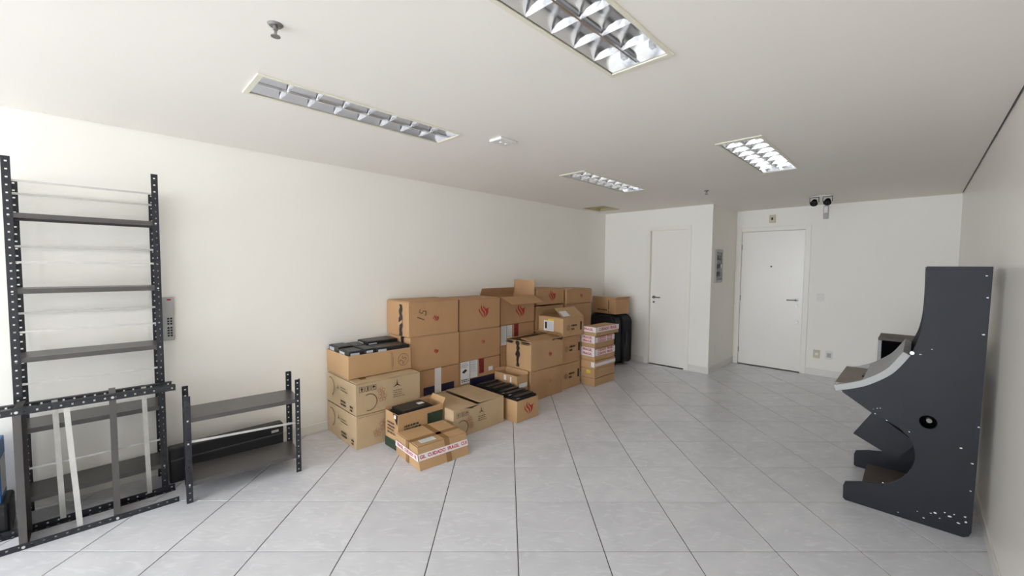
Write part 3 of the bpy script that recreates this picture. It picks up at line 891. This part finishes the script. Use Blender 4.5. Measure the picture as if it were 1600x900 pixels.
b2.fine('S', 0.33, 0.06, 0.14, 2, 0.03, 'ink', 7, 0.6); b2.fine('S', 0.53, 0.05, 0.08, 2, 0.03, 'ink', 8, 0.6)
b2.handling('F', 0.03, 0.205, 0.045, 'ink'); b2.ring('fan_ring_print', 'F', 0.12, 0.10, 0.075, 0.009, 'ink_soft', -1.9, 2.0)
b2.blossom('F', 0.25, 0.12, 0.04); b2.blossom('F', 0.24, 0.18, 0.035)
b2.fan_print('F', 0.40, 0.21, 0.10, 'ink'); b2.fine('F', 0.36, 0.15, 0.12, 4, 0.02)
b2.torn('T', 0.13, 0.10, 0.40, 0.05, 4, 'tape_brown')

# open carton full of black packages
b3 = Carton('cardboard_box', 'open tan carton of flat black packages, top of the pale stack', (0.505, 1.552), 0.49, 0.645, 0.215, 0.600, 0.0, 'kraft_warm', 'open', GW)
b3.ring('hand_drawn_ring', 'F', 0.555, 0.105, 0.058, 0.004, 'ink_soft'); b3.text('F', '25', 0.555, 0.10, 0.08, 'ink_soft', 0.9, name='handwriting', bold=-0.012)
b3.strokes('hand_drawn_lines', 'F', [[(0.43, 0.02), (0.43, 0.20)], [(0.445, 0.05), (0.445, 0.15)]], 0.003, 'ink_soft')
def black_pack(label, x0, x1, y0, y1, z0, z1, rx=0.0, ry_=0.0, mark=True, group='flat black packages in the top carton'):
    r = empty('black_package', ((x0 + x1) / 2, (y0 + y1) / 2, z0)); tag(r, label, 'package', group)
    r.rotation_euler = (rx, ry_, 0)
    hx, hy = (x1 - x0) / 2, (y1 - y0) / 2
    box('package_body', (-hx, -hy, 0), (hx, hy, z1 - z0), M['blackbox'], r, 0.003)
    if mark:
        h = z1 - z0
        box('white_print', (hx, -hy + 0.015, h * 0.86), (hx + 0.001, -hy + min(0.10, hy * 1.4), h * 0.95), M['greytext'], r)
        box('white_print', (-hx + 0.02, -hy - 0.001, h * 0.82), (-hx + 0.13, -hy, h * 0.95), M['greytext'], r)
        box('lid_edge', (-hx + 0.012, -hy + 0.012, h), (hx - 0.012, hy - 0.012, h + 0.004), M['blackbox'], r, 0.002)
    return r
bx0, bx1, by0, by1, bz = 0.025, 0.495, 1.562, 2.188, 0.606
black_pack('flat black package at the near wall corner of the top open carton', 0.03, 0.26, 1.566, 1.71, bz, 0.858)
black_pack('flat black package at the near front corner of the top open carton', 0.265, 0.49, 1.566, 1.712, bz, 0.846)
black_pack('short black package second along the front of the top open carton', 0.265, 0.49, 1.718, 1.83, bz, 0.852)
black_pack('long black package along the front of the top open carton', 0.265, 0.49, 1.836, 2.185, bz, 0.846)
black_pack('short black package second along the wall side of the top open carton', 0.03, 0.26, 1.716, 1.85, bz, 0.850)
black_pack('long black package lying highest at the wall side of top carton', 0.03, 0.255, 1.856, 2.188, bz, 0.872)

# flame cartons along the long wall, columns from the low rack towards the doors
def col_box(label, N, wx, wy, h, z0, flaps='closed', m='kraft', **k):
    return Carton('cardboard_box', label, N, wx, wy, h, z0, 0.0, m, flaps, GW, **k)
c = col_box('brown carton with navy print and white tape under two flame cartons', (0.470, 2.205), 0.44, 0.63, 0.54, 0.0)
c.rect('navy_print', 'F', 0.16, 0.03, 0.56, 0.35, 'navy'); c.rect('white_tape', 'F', 0.30, 0.10, 0.385, 0.538, 'tape_white', 0.0052)
c.fine('F', 0.315, 0.50, 0.05, 4, 0.022, 'ink', 3, 0.6); c.fine('F', 0.315, 0.36, 0.05, 5, 0.026, 'red_tape', 4, 0.7)
c.fine('F', 0.19, 0.27, 0.09, 5, 0.024, 'greytext', 9, 0.3)
c = col_box('brown flame carton in the middle of the column next to the pale stack', (0.478, 2.205), 0.445, 0.625, 0.365, 0.541)
c.flame(0.315, 0.185, 0.062); c.torn('S', 0.30, 0.02, 0.36, 0.05, 2)
c = col_box('brown flame carton handwritten 15, top of column nearest the racks', (0.470, 2.197), 0.455, 0.625, 0.366, 0.907)
c.flame(0.330, 0.175, 0.075); c.torn('S', 0.30, 0.0, 0.36, 0.055, 3); c.polys('torn_tape', 'S', [[(0.255, 0.10), (0.33, 0.145), (0.33, 0.175), (0.255, 0.13)]], 'kraft_warm', 0.0055)
c.text('F', '15', 0.155, 0.215, 0.14, 'ink_soft', 1.2, name='handwriting', bold=-0.012)
c = col_box('brown carton with white shipping labels under the second flame column', (0.450, 2.852), 0.42, 0.64, 0.54, 0.0)
c.rect('shipping_label', 'F', 0.02, 0.28, 0.155, 0.535, 'paper'); c.rect('shipping_label', 'F', 0.165, 0.33, 0.275, 0.535, 'paper')
c.fine('F', 0.03, 0.51, 0.11, 3, 0.02, 'ink', 4); c.polys('label_picture', 'F', [[(0.04, 0.42), (0.09, 0.45), (0.12, 0.43), (0.07, 0.40)]], 'ink', 0.0055)
c.fine('F', 0.03, 0.32, 0.12, 2, 0.02, 'ink', 5, 0.6); c.fine('F', 0.175, 0.51, 0.09, 5, 0.026, 'greytext', 6)
c.rect('red_label', 'F', 0.30, 0.36, 0.375, 0.538, 'red_label'); c.fine('F', 0.31, 0.48, 0.05, 3, 0.04, 'greytext', 8, 0.25)
c.rect('navy_print', 'F', 0.16, 0.0, 0.63, 0.32, 'navy', 0.004); c.rect('paper_patch', 'F', 0.45, 0.37, 0.52, 0.42, 'paper')
c = col_box('brown small-flame carton in the middle of the second column', (0.455, 2.852), 0.43, 0.64, 0.358, 0.541)
c.flame(0.36, 0.20, 0.06)
c = col_box('brown carton with a large flame, top of the second column', (0.455, 2.852), 0.44, 0.635, 0.362, 0.900)
c.flame(0.37, 0.205, 0.165)
c = col_box('brown carton at the foot of the third column behind the torn-tape box', (0.42, 3.535), 0.39, 0.63, 0.54, 0.0)
c = col_box('brown carton with labels and a red stripe under the open flame carton', (0.42, 3.530), 0.39, 0.63, 0.362, 0.541)
c.rect('shipping_label', 'F', 0.01, 0.10, 0.105, 0.345, 'paper'); c.rect('shipping_label', 'F', 0.115, 0.10, 0.205, 0.345, 'paper')
c.fine('F', 0.02, 0.32, 0.08, 8, 0.026, 'greytext', 6); c.fine('F', 0.12, 0.32, 0.08, 6, 0.03, 'greytext', 7)
c.rect('red_label', 'F', 0.245, 0.05, 0.325, 0.355, 'red_label'); c.fine('F', 0.255, 0.28, 0.05, 4, 0.06, 'ink', 8, 0.3)
c = col_box('open flame carton with raised flaps on the third column', (0.43, 3.525), 0.40, 0.63, 0.350, 0.904, 'open', angles={'+x': (203, 0.21), '+y': (92, 0.205), '-x': (70, 0.10)})
c.flame(0.36, 0.155, 0.175)
c = col_box('brown carton at the foot of the fourth column behind the shipping carton', (0.40, 4.215), 0.38, 0.60, 0.56, 0.0)
c = col_box('open brown carton half hidden behind the gabled shipping carton', (0.42, 4.215), 0.38, 0.60, 0.53, 0.561, 'open', angles={'-y': (0, 0.1)})
c = col_box('low brown carton with a tall flame, top of the fourth column', (0.43, 4.212), 0.40, 0.60, 0.222, 1.112)
c.flame(0.33, 0.12, 0.16)
c = col_box('brown carton under the last small flame carton before the suitcase', (0.44, 4.865), 0.40, 0.645, 0.53, 0.561)
c = col_box('brown carton on the floor at the end of the wall row', (0.44, 4.865), 0.40, 0.645, 0.56, 0.0)
c = col_box('low brown small-flame carton ending the top row near the suitcase', (0.45, 4.862), 0.42, 0.64, 0.218, 1.092)
c.flame(0.36, 0.115, 0.075, 'red'); c.rect('white_paper', 'T', 0.02, 0.10, 0.28, 0.16, 'paper', 0.0)

# front cartons
b17 = Carton('cardboard_box', 'brown faded-flame carton on the floor under the torn-tape carton', (0.865, 3.620), 0.42, 0.615, 0.372, 0.0, 0.0, 'kraft', 'closed', GW)
b17.flame(0.36, 0.195, 0.07, 'red_soft')
b16 = Carton('cardboard_box', 'brown flame carton wrapped with torn black tape', (0.865, 3.620), 0.42, 0.615, 0.355, 0.373, 0.0, 'kraft_warm', 'open', GW, angles={'-x': (14, 0.19), '+x': (8, 0.19), '+y': (25, 0.12)})
b16.flame(0.36, 0.17, 0.07); b16.torn('S', 0.20, 0.0, 0.35, 0.055, 5)
b16.torn('S', 0.07, 0.31, 0.352, 0.12, 8); b16.torn('S', 0.33, 0.315, 0.352, 0.13, 9)
b16.polys('torn_tape', 'F', [[(0.40, 0.335), (0.47, 0.345), (0.60, 0.32), (0.61, 0.353), (0.40, 0.353)]], 'tape_black')
b20 = Carton('cardboard_box', 'pale brown carton on the floor under the gabled shipping cartons', (0.825, 4.250), 0.38, 0.44, 0.350, 0.0, 0.0, 'kraft_warm', 'closed', 'shipping cartons with black print')
b19 = Carton('cardboard_box', 'plain shipping carton in the middle, under the gabled carton', (0.830, 4.250), 0.38, 0.42, 0.366, 0.351, 0.0, 'kraft', 'closed', 'shipping cartons with black print')
b18 = Carton('cardboard_box', 'gabled shipping carton with half-open top and white labels', (0.858, 4.248), 0.425, 0.46, 0.245, 0.718, 0.0, 'kraft_warm', 'open', 'shipping cartons with black print', angles={'+x': (38, 0.20), '-x': (55, 0.12), '-y': (150, 0.03)})
for bb, hh_ in ((b20, 0.17), (b19, 0.19), (b18, 0.115)):
    bb.ring('round_mark', 'F', 0.115, hh_, 0.032, 0.006, 'ink_soft'); bb.ring('round_mark', 'F', 0.115, hh_, 0.016, 0.005, 'ink_soft')
    bb.fine('F', 0.18, hh_ + 0.012, 0.15, 1, 0.05, 'ink', 11, 0.5); bb.fine('F', 0.18, hh_ - 0.035, 0.08, 1, 0.05, 'ink', 12, 0.5)
    bb.rect('black_print', 'F', 0.375, hh_ - 0.05, 0.415, hh_ + 0.065, 'ink')
a18 = math.radians(38)
add_mesh('flap_label', [(0.2125 - math.cos(a18) * d + 0.007 * math.sin(a18), y, 0.245 + math.sin(a18) * d + 0.006) for d, y in ((0.03, -0.20), (0.03, -0.05), (0.13, -0.05), (0.13, -0.20))], [[0, 1, 2, 3]], M['paper'], b18.r)
b18.rect('shipping_label', 'S', 0.10, 0.06, 0.27, 0.20, 'paper'); b18.rect('yellow_sticker', 'S', 0.17, 0.20, 0.27, 0.225, 'paper_yellow')
b18.rect('barcode', 'S', 0.12, 0.09, 0.155, 0.18, 'ink', 0.0055); b18.fine('S', 0.17, 0.17, 0.09, 5, 0.022, 'greytext', 5)

# flat cartons in the pillar with red-and-white warning tape
zs = [0.0, 0.116, 0.246, 0.358, 0.535, 0.699, 0.817]
flat_lab = ['flat carton on the floor, lowest of the taped pillar', 'flat carton second from the floor in the pillar, with yellow sticker', 'flat carton with pale tape band, third from the floor in the pillar',
            'flat carton with the lower wide red-and-white warning band in the pillar', 'flat carton with the upper-middle red-and-white warning band in the pillar', 'flat carton with red-and-white tape, topmost of the pillar by the suitcase']
off = [(1.040, 4.737, 0.225, 0.515), (1.036, 4.737, 0.225, 0.515), (1.040, 4.735, 0.23, 0.525), (1.032, 4.738, 0.235, 0.505), (1.028, 4.742, 0.235, 0.50), (1.045, 4.740, 0.235, 0.585)]
for k in range(6):
    ox, oy, wx, wy = off[k]
    h = zs[k + 1] - zs[k] - 0.001
    c = Carton('flat_carton', flat_lab[k], (ox, oy), wx, wy, h, zs[k], random.uniform(-0.015, 0.015), 'kraft_warm', 'closed', 'flat cartons in the taped pillar')
    if k >= 3:
        v0, v1 = {3: (0.055, h - 0.002), 4: (0.06, h - 0.002), 5: (0.05, h + 0.004)}[k]
        c.rect('warning_tape', 'S', 0.0, v0, wx, v1, 'tape_white', 0.006); c.rect('warning_tape', 'F', 0.0, v0 + 0.01 if k < 5 else v0 + 0.0, wy, v1 - (0.02 if k < 5 else 0), 'tape_white', 0.006)
        vm = (v0 + v1) / 2
        if k == 5:
            c.text('S', 'FRAGIL', wx * 0.5, vm, 0.045, 'red_tape', eps=0.0068); c.text('F', 'CUIDADO  FRAGIL', wy * 0.5, vm, 0.055, 'red_tape', eps=0.0068)
        else:
            for q in (-1, 1):
                c.text('S', 'FRAGIL', wx * 0.5, vm + q * (v1 - v0) * 0.24, 0.048, 'red_tape', eps=0.0068)
                c.text('F', 'CUIDADO  FRAGIL', wy * 0.5, vm + q * (v1 - v0) * 0.2, 0.045, 'red_tape', eps=0.0068)
    if k == 2: c.rect('pale_tape', 'F', 0.0, 0.03, wy, 0.075, 'tape_white', 0.005); c.rect('shipping_label', 'S', 0.17, 0.02, 0.225, 0.09, 'paper', 0.005)
    if k == 1: c.rect('yellow_sticker', 'S', 0.09, 0.06, 0.16, 0.105, 'paper_yellow')

# tray carton, black-package carton and the front boxes
b25 = Carton('cardboard_box', 'small open carton between black package carton and torn-tape stack', (0.85, 3.395), 0.385, 0.19, 0.352, 0.0, 0.0, 'kraft_warm', 'open', None, angles={'-x': (100, 0.03), '+y': (95, 0.03)})
b25.rect('clear_tape', 'S', 0.17, 0.28, 0.21, 0.34, 'tape_white'); b25.rect('clear_tape', 'S', 0.275, 0.27, 0.30, 0.335, 'tape_white'); b25.rect('white_paper', 'F', 0.03, 0.21, 0.17, 0.26, 'paper')
b24 = Carton('cardboard_box', 'narrow open carton with a large flame, filled with black packages', (1.215, 3.020), 0.71, 0.335, 0.232, 0.0, 0.0, 'kraft_warm', 'open', GW)
b24.flame(0.185, 0.125, 0.145, 'red')
xk = 1.205
pk_lab = ['black package at the front end of the narrow flame carton', 'second black package from the front of the narrow flame carton', 'third black package from the front of the narrow flame carton',
          'fourth black package from the front of the narrow flame carton', 'fifth black package from the front of the narrow flame carton', 'black package at the wall end of the narrow flame carton']
for k in range(6):
    w = [0.118, 0.11, 0.112, 0.108, 0.11, 0.112][k]
    z1 = [0.250, 0.262, 0.256, 0.27, 0.262, 0.27][k]
    r = black_pack(pk_lab[k], xk - w + 0.004, xk - 0.004, 3.032, 3.342, 0.007, z1, mark=False, group='black packages in the narrow flame carton')
    h = z1 - 0.007
    box('raised_lid', (-w / 2 + 0.02, -0.14, h), (w / 2 - 0.03, 0.14, h + 0.014), M['blackbox'], r, 0.004)
    if k < 3: box('white_print', (w / 2 - 0.022, -0.14, h), (w / 2 - 0.010, -0.10, h + 0.001), M['greytext'], r)
    xk -= w
b21 = Carton('cardboard_box', 'pale printed carton with gaping lid on the floor in front', (1.085, 2.300), 0.585, 0.655, 0.275, 0.0, 0.0, 'kraft_pale', 'open', 'pale printed cartons', angles={'+y': (1, 0.325), '-y': (-3, 0.315)})
b21.handling('F', 0.03, 0.20, 0.042, 'ink_soft'); b21.ring('fan_ring_print', 'F', 0.10, 0.09, 0.07, 0.008, 'ink_soft', -1.6, 2.2)
b21.blossom('F', 0.19, 0.15, 0.035); b21.blossom('F', 0.21, 0.09, 0.03)
b21.fan_print('F', 0.34, 0.20, 0.09, 'ink_soft'); b21.fine('F', 0.30, 0.145, 0.13, 3, 0.02)
b21.polys('torn_notch', 'F', [[(0.13, 0.272), (0.33, 0.272), (0.21, 0.255)]], 'tape_black', 0.004)
b22 = Carton('cardboard_box', 'open carton with green print holding black laptops, behind the taped box', (0.942, 1.800), 0.225, 0.485, 0.325, 0.0, 0.0, 'kraft_warm', 'open', None, angles={'+y': (120, 0.05), '-x': (88, 0.02)})
b22.rect('green_print', 'F', 0.30, 0.16, 0.475, 0.27, 'green'); b22.rect('green_print', 'S', 0.0, 0.0, 0.22, 0.085, 'green')
b22.fine('F', 0.06, 0.20, 0.19, 3, 0.028, 'green', 4, 0.6); b22.fine('S', 0.04, 0.22, 0.14, 4, 0.03, 'ink_soft', 5, 0.6)
b22.polys('black_bag_corner', 'S', [[(0.14, 0.324), (0.224, 0.324), (0.215, 0.23)]], 'plastic_black'); b22.rect('white_paper', 'S', 0.165, 0.285, 0.20, 0.318, 'paper', 0.0055)
black_pack('black package filling the open carton underneath the laptops', 0.735, 0.924, 1.82, 2.26, 0.006, 0.275, mark=False, group=None)
for k, (dx, dy, zz, a) in enumerate(((0.0, 0.0, 0.2755, 0.02), (0.002, 0.012, 0.298, 0.03), (-0.001, 0.03, 0.3205, 0.02))):
    lab = ['black laptop lowest in the pile sticking out of the open carton', 'black laptop in the middle of the pile in the open carton', 'black laptop with white sticker on top of the pile in open carton'][k]
    r = empty('laptop', (0.8295 + dx, 1.975 + dy, zz)); tag(r, lab, 'laptop', 'black laptops in the open carton'); r.rotation_euler = (0.0, 0.0, a)
    box('laptop_base', (-0.098, -0.15, 0), (0.098, 0.15, 0.012), M['plastic_black'], r, 0.003)
    box('laptop_lid', (-0.097, -0.149, 0.0125), (0.097, 0.149, 0.022), M['blackbox'], r, 0.003)
    if k == 2: box('white_sticker', (-0.02, 0.06, 0.022), (0.03, 0.125, 0.0225), M['paper'], r)
rb = -0.07
b23 = Carton('cardboard_box', 'carton sealed with red-and-white CUIDADO FRAGIL tape, foremost on the floor', (1.378, 1.747), 0.43, 0.475, 0.185, 0.0, rb, 'kraft_warm', 'closed', None, seam='y')
b23.rect('brown_tape', 'T', 0.0, 0.155, 0.475, 0.205, 'tape_brown', 0.0); b23.rect('brown_tape', 'T', 0.25, 0.0, 0.30, 0.43, 'tape_brown', 0.0)
b23.rect('brown_tape', 'F', 0.25, 0.0, 0.30, 0.185, 'tape_brown', 0.005); b23.rect('brown_tape', 'S', 0.19, 0.0, 0.24, 0.185, 'tape_brown', 0.005)
b23.rect('shipping_label', 'T', 0.06, 0.06, 0.20, 0.16, 'paper', 0.0)
lb = b23.fine('T', 0.075, 0.145, 0.11, 6, 0.014, 'greytext', 9, 0.4); lb.location.z = 0.001
b23.rect('warning_tape', 'F', 0.0, 0.075, 0.475, 0.125, 'tape_white', 0.006); b23.rect('warning_tape', 'S', 0.0, 0.07, 0.43, 0.12, 'tape_white', 0.006)
b23.text('F', 'GIL  CUIDADO  FRAGIL  CUI', 0.2375, 0.10, 0.036, 'red_tape', eps=0.0068)
b23.text('S', 'FRAGIL  CUIDADO  FR', 0.215, 0.095, 0.036, 'red_tape', eps=0.0068)

bpy.context.view_layer.update()
for ch in b23.r.children:
    me = ch.data
    for v in me.vertices:
        if v.co.x > 0.10:
            k = min(1.0, max(0.0, v.co.z / 0.185))
            far = (v.co.y + 0.2375) / 0.475
            v.co.x -= 0.055 * k * (v.co.x - 0.10) / 0.115
    me.update()

# ------------------------------------------------------------------ suitcase and the small carton on it
sc_ = empty('suitcase', (0.375, 6.17, 0.0), math.radians(-10)); tag(sc_, 'large black fabric suitcase standing in the corner beside the inner door', 'suitcase')
def round_rect(w, h, r, n=8):
    pts = []
    for cx, cz, a0 in ((w / 2 - r, r * 0.4, -90), (w / 2 - r, h - r, 0), (-w / 2 + r, h - r, 90), (-w / 2 + r, r * 0.4, 180)):
        rr = r if cz > r else r * 0.4
        ccx = cx if cz > r else (w / 2 - rr if cx > 0 else -w / 2 + rr)
        for k in range(n + 1):
            a = math.radians(a0 + 90 * k / n)
            pts.append((ccx + rr * math.cos(a), cz + rr * math.sin(a)))
    return pts
def suit_shell(name, w, h, r, y0, y1, z, m, bev=0.03):
    o = prism(name, [(x, zz + z) for x, zz in round_rect(w, h, r)], 'y', y0, y1, M[m], sc_)
    md = o.modifiers.new('soft', 'BEVEL'); md.width = bev; md.segments = 3; md.limit_method = 'ANGLE'; md.angle_limit = math.radians(50)
    return o
suit_shell('case_front', 0.56, 0.80, 0.15, -0.19, -0.005, 0.045, 'suitcase')
suit_shell('case_back', 0.60, 0.81, 0.15, 0.0, 0.25, 0.045, 'suitcase')
for y in (-0.165, 0.02, 0.19):
    pts = round_rect(0.575 if y < 0 else 0.605, 0.815, 0.155)
    bm = bmesh.new(); n = len(pts); rings = []
    for i in range(n):
        p, q, o = Vector(pts[i - 1]), Vector(pts[(i + 1) % n]), Vector(pts[i])
        tn = (q - p).normalized(); nn = Vector((tn.y, -tn.x))
        rings.append([bm.verts.new((o.x + nn.x * 0.008 * math.cos(a), y + 0.008 * math.sin(a), o.y + nn.y * 0.008 * math.cos(a) + 0.04)) for a in (0, 1.57, 3.14, 4.71)])
    for i in range(n):
        for k in range(4): bm.faces.new([rings[i][k], rings[i][(k + 1) % 4], rings[(i + 1) % n][(k + 1) % 4], rings[(i + 1) % n][k]])
    bm_obj('piping', bm, M['plastic_black'], sc_, True)
for sx in (-0.2, 0.2):
    for y in (-0.12, 0.14):
        cyl('wheel', (sx - 0.012, y, 0.028), (sx + 0.012, y, 0.028), 0.028, M['plastic_black'], sc_, 16)
box('front_pocket', (-0.20, -0.215, 0.12), (0.20, -0.19, 0.55), M['suitcase'], sc_, 0.012, seg=2)
box('side_handle', (0.295, 0.06, 0.36), (0.32, 0.10, 0.56), M['plastic_black'], sc_, 0.008)
cs = Carton('cardboard_box', 'crumpled open carton lying on top of the black suitcase', (0.60, 5.99), 0.50, 0.36, 0.24, 0.864, math.radians(-8), 'kraft', 'open', None, angles={'-y': (88, 0.04), '+x': (110, 0.05)})
cs.torn('S', 0.36, 0.02, 0.23, 0.012, 6, 'ink'); cs.fine('S', 0.12, 0.05, 0.22, 1, 0.04, 'ink', 6, 0.5)

# ------------------------------------------------------------------ arcade cabinet at the right wall
ar = empty('arcade_cabinet', (4.12, 3.69, 0)); tag(ar, 'black gutted arcade cabinet with pale curved control deck by the wall', 'arcade cabinet')
ox, oy = 4.12, 3.69
def smooth_curve(pts, n=8):
    out = []
    P = [Vector(p) for p in pts]
    for i in range(len(P) - 1):
        p0, p1, p2, p3 = P[max(i - 1, 0)], P[i], P[i + 1], P[min(i + 2, len(P) - 1)]
        for k in range(n):
            t = k / n
            out.append(tuple(0.5 * ((2 * p1) + (-p0 + p2) * t + (2 * p0 - 5 * p1 + 4 * p2 - p3) * t * t + (-p0 + 3 * p1 - 3 * p2 + p3) * t ** 3)))
    out.append(tuple(P[-1]))
    return out
deckc = smooth_curve([(3.775, 0.785), (3.85, 0.815), (3.93, 0.86), (4.037, 0.955), (4.115, 1.085)])
upper = smooth_curve([(4.115, 1.085), (4.148, 1.19), (4.164, 1.31), (4.168, 1.45), (4.166, 1.664)])
notch = smooth_curve([(3.945, 0.660), (4.02, 0.628), (4.085, 0.592), (4.14, 0.535), (4.162, 0.46), (4.158, 0.375), (4.122, 0.285), (4.06, 0.215), (3.985, 0.178), (3.90, 0.160)])
outline = [(3.828, 0.0)] + [(3.814, 0.012), (3.812, 0.10), (3.822, 0.132)] + notch[::-1] + [(3.785, 0.768)] + deckc + upper[1:] + [(4.44, 1.664), (4.425, 0.045), (4.415, 0.015), (4.39, 0.0)]
def side_panel(y0, hole):
    cu = bpy.data.curves.new('side', 'CURVE'); cu.dimensions = '2D'; cu.fill_mode = 'BOTH'; cu.extrude = 0.009
    def spl(pts):
        s = cu.splines.new('POLY'); s.points.add(len(pts) - 1)
        for p, q in zip(s.points, pts): p.co = (q[0] - ox, q[1], 0, 1)
        s.use_cyclic_u = True
    spl(outline)
    if hole: spl([(4.213 + 0.040 * math.cos(a), 0.672 + 0.042 * math.sin(a)) for a in [2 * math.pi * k / 24 for k in range(24)]])
    ob = bpy.data.objects.new('t', cu); COL.objects.link(ob)
    dg = bpy.context.evaluated_depsgraph_get()
    me = bpy.data.meshes.new_from_object(ob.evaluated_get(dg))
    bpy.data.objects.remove(ob); bpy.data.curves.remove(cu)
    for v in me.vertices: v.co = (v.co.x, y0 - oy + 0.009 + v.co.z, v.co.y)
    me.materials.clear(); me.materials.append(M['arcade']); me.name = 'side_panel'
    return link(bpy.data.objects.new('side_panel', me), ar)
Y0, Y1 = 3.69, 4.41
sp = side_panel(Y0, True)
side_panel(Y1 - 0.018, False)
def strip(name, prof, y0, y1, t, m, up=True, parent=None):
    """sheet following prof (x,z), spanning y0..y1, thickness t along the profile normal"""
    P = [Vector(p) for p in prof]; n = len(P)
    off_ = []
    for i in range(n):
        d = (P[min(i + 1, n - 1)] - P[max(i - 1, 0)]).normalized()
        off_.append(P[i] + Vector((-d.y, d.x)) * t)
    bm = bmesh.new(); rows = []
    for y in (y0, y1):
        rows.append([bm.verts.new((p.x - ox, y - oy, p.y)) for p in P] + [bm.verts.new((p.x - ox, y - oy, p.y)) for p in off_[::-1]])
    k = 2 * n
    bm.faces.new(rows[0]); bm.faces.new(rows[1][::-1])
    for i in range(k): bm.faces.new([rows[0][i], rows[1][i], rows[1][(i + 1) % k], rows[0][(i + 1) % k]])
    return bm_obj(name, bm, M[m], parent or ar)
# edge band along the near side, curved deck sheet, front plate
band = [(3.745, 0.775)] + deckc
strip('deck_edge_band', band, Y0 - 0.010, Y0 + 0.02, 0.040, 'deck_trim')
strip('deck_edge_band', band, Y1 - 0.02, Y1 + 0.010, 0.040, 'deck_trim')
ramp = [p for p in deckc if p[0] > 3.90]
strip('curved_deck', [(p[0], p[1]) for p in ramp], Y0 + 0.021, Y1 - 0.021, 0.040, 'deck')
bm = bmesh.new()
bbox(bm, (3.735 - ox, 0.021, 0.775), (3.892 - ox, Y1 - oy - 0.021, 0.832), 0.002)
bm_obj('deck_front_board', bm, M['deck_board'], ar)
box('button_recess', (3.86 - ox, 0.33, 0.831), (3.888 - ox, 0.42, 0.845), M['plastic_black'], ar, 0.002)
cyl('deck_bolt', (4.122 - ox, -0.022, 1.105), (4.122 - ox, -0.001, 1.105), 0.011, M['galv'], ar, 12)
for z in (0.80, 1.56):
    box('back_rail', (4.38 - ox, 0.0182, z), (4.398 - ox, Y1 - oy - 0.0182, z + 0.06), M['arcade'], ar)
box('bottom_board', (3.895 - ox, 0.0182, 0.035), (4.395 - ox, Y1 - oy - 0.0182, 0.05), M['brown_board'], ar)
strip('front_edge_tape', [(p[0] - 0.0012, p[1]) for p in upper], Y0 + 0.0005, Y0 + 0.0175, 0.001, 'arcade_edge')
# slanted foot board between the sides (a square-cornered plank end shows in the cut-out)
q = [(3.829, 0.395), (4.072, 0.275), (4.172, 0.425), (3.935, 0.59)]
prism('slanted_board', [(x - ox, z) for x, z in q], 'y', 4.0 - oy, 4.02 - oy, M['arcade'], ar)
prism('inner_brace', [(4.10 - ox, 0.40), (4.18 - ox, 0.40), (4.18 - ox, 0.60), (4.10 - ox, 0.56)], 'y', 4.021 - oy, Y1 - oy - 0.0182, M['arcade'], ar)
# round port in the side panel; added pale disc imitates light seen through it
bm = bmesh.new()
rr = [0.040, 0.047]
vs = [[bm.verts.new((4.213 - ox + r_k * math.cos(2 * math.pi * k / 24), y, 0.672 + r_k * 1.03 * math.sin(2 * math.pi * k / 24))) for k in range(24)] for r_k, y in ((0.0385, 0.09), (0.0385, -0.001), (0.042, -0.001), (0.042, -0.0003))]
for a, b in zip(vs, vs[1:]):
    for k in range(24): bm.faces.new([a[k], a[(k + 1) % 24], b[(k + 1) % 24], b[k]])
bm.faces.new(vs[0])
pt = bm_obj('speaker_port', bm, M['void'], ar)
cyl('pale_light_patch', (4.218 - ox, 0.089, 0.668), (4.219 - ox, 0.05, 0.668), 0.014, M['deck_board'], pt, 12)
# chipped paint flecks
bm = bmesh.new(); rnd = random.Random(11)
spots = [(4.10, .03, 4), (4.19, .075, 4), (4.27, .10, 9), (4.33, .105, 9), (4.37, .08, 7), (4.395, .13, 8), (4.40, .10, 8), (4.31, .12, 6), (4.02, .20, 5), (3.96, .66, 5), (3.97, .70, 4), (3.95, .69, 3),
         (4.02, .63, 5), (4.13, .585, 5), (4.36, .55, 6), (4.41, .47, 6), (4.425, .70, 6), (4.42, 1.26, 7), (4.425, 1.48, 6), (4.415, 1.61, 6), (4.16, 1.10, 6), (4.41, .30, 5), (4.21, 1.14, 4), (4.25, .09, 5), (4.29, .075, 4), (4.35, .125, 5), (3.985, .705, 4), (4.22, .045, 5)]
for x, z, s in spots:
    s *= 0.0008
    vs = [bm.verts.new((x - ox + s * rnd.uniform(.5, 1.2) * 1.4 * math.cos(a), -0.0008, z + s * rnd.uniform(.5, 1.1) * math.sin(a))) for a in [k * math.pi / 3 for k in range(6)]]
    bm.faces.new(vs)
fl = bm_obj('paint_flecks', bm, M['chip'], ar); fl['kind'] = 'stuff'

# dark open unit standing behind the cabinet
ub = empty('open_unit', (4.14, 5.55, 0)); tag(ub, 'dark open box unit with pale edge and brown top behind the arcade cabinet', 'cabinet')
uh = 0.955
box('side_board', (-0.262, -0.20, 0), (-0.235, 0.20, uh), M['deck_trim'], ub, 0.002)
box('side_board', (0.235, -0.20, 0), (0.262, 0.20, uh), M['deck_trim'], ub, 0.002)
box('top_board', (-0.262, -0.215, uh + 0.0005), (0.275, 0.215, uh + 0.024), M['brown_board'], ub, 0.002)
box('black_front', (-0.2345, -0.175, 0.02), (0.2345, -0.16, uh), M['void'], ub)
box('bottom_board', (-0.2345, -0.165, 0.02), (0.2345, 0.20, 0.04), M['brown_board'], ub)
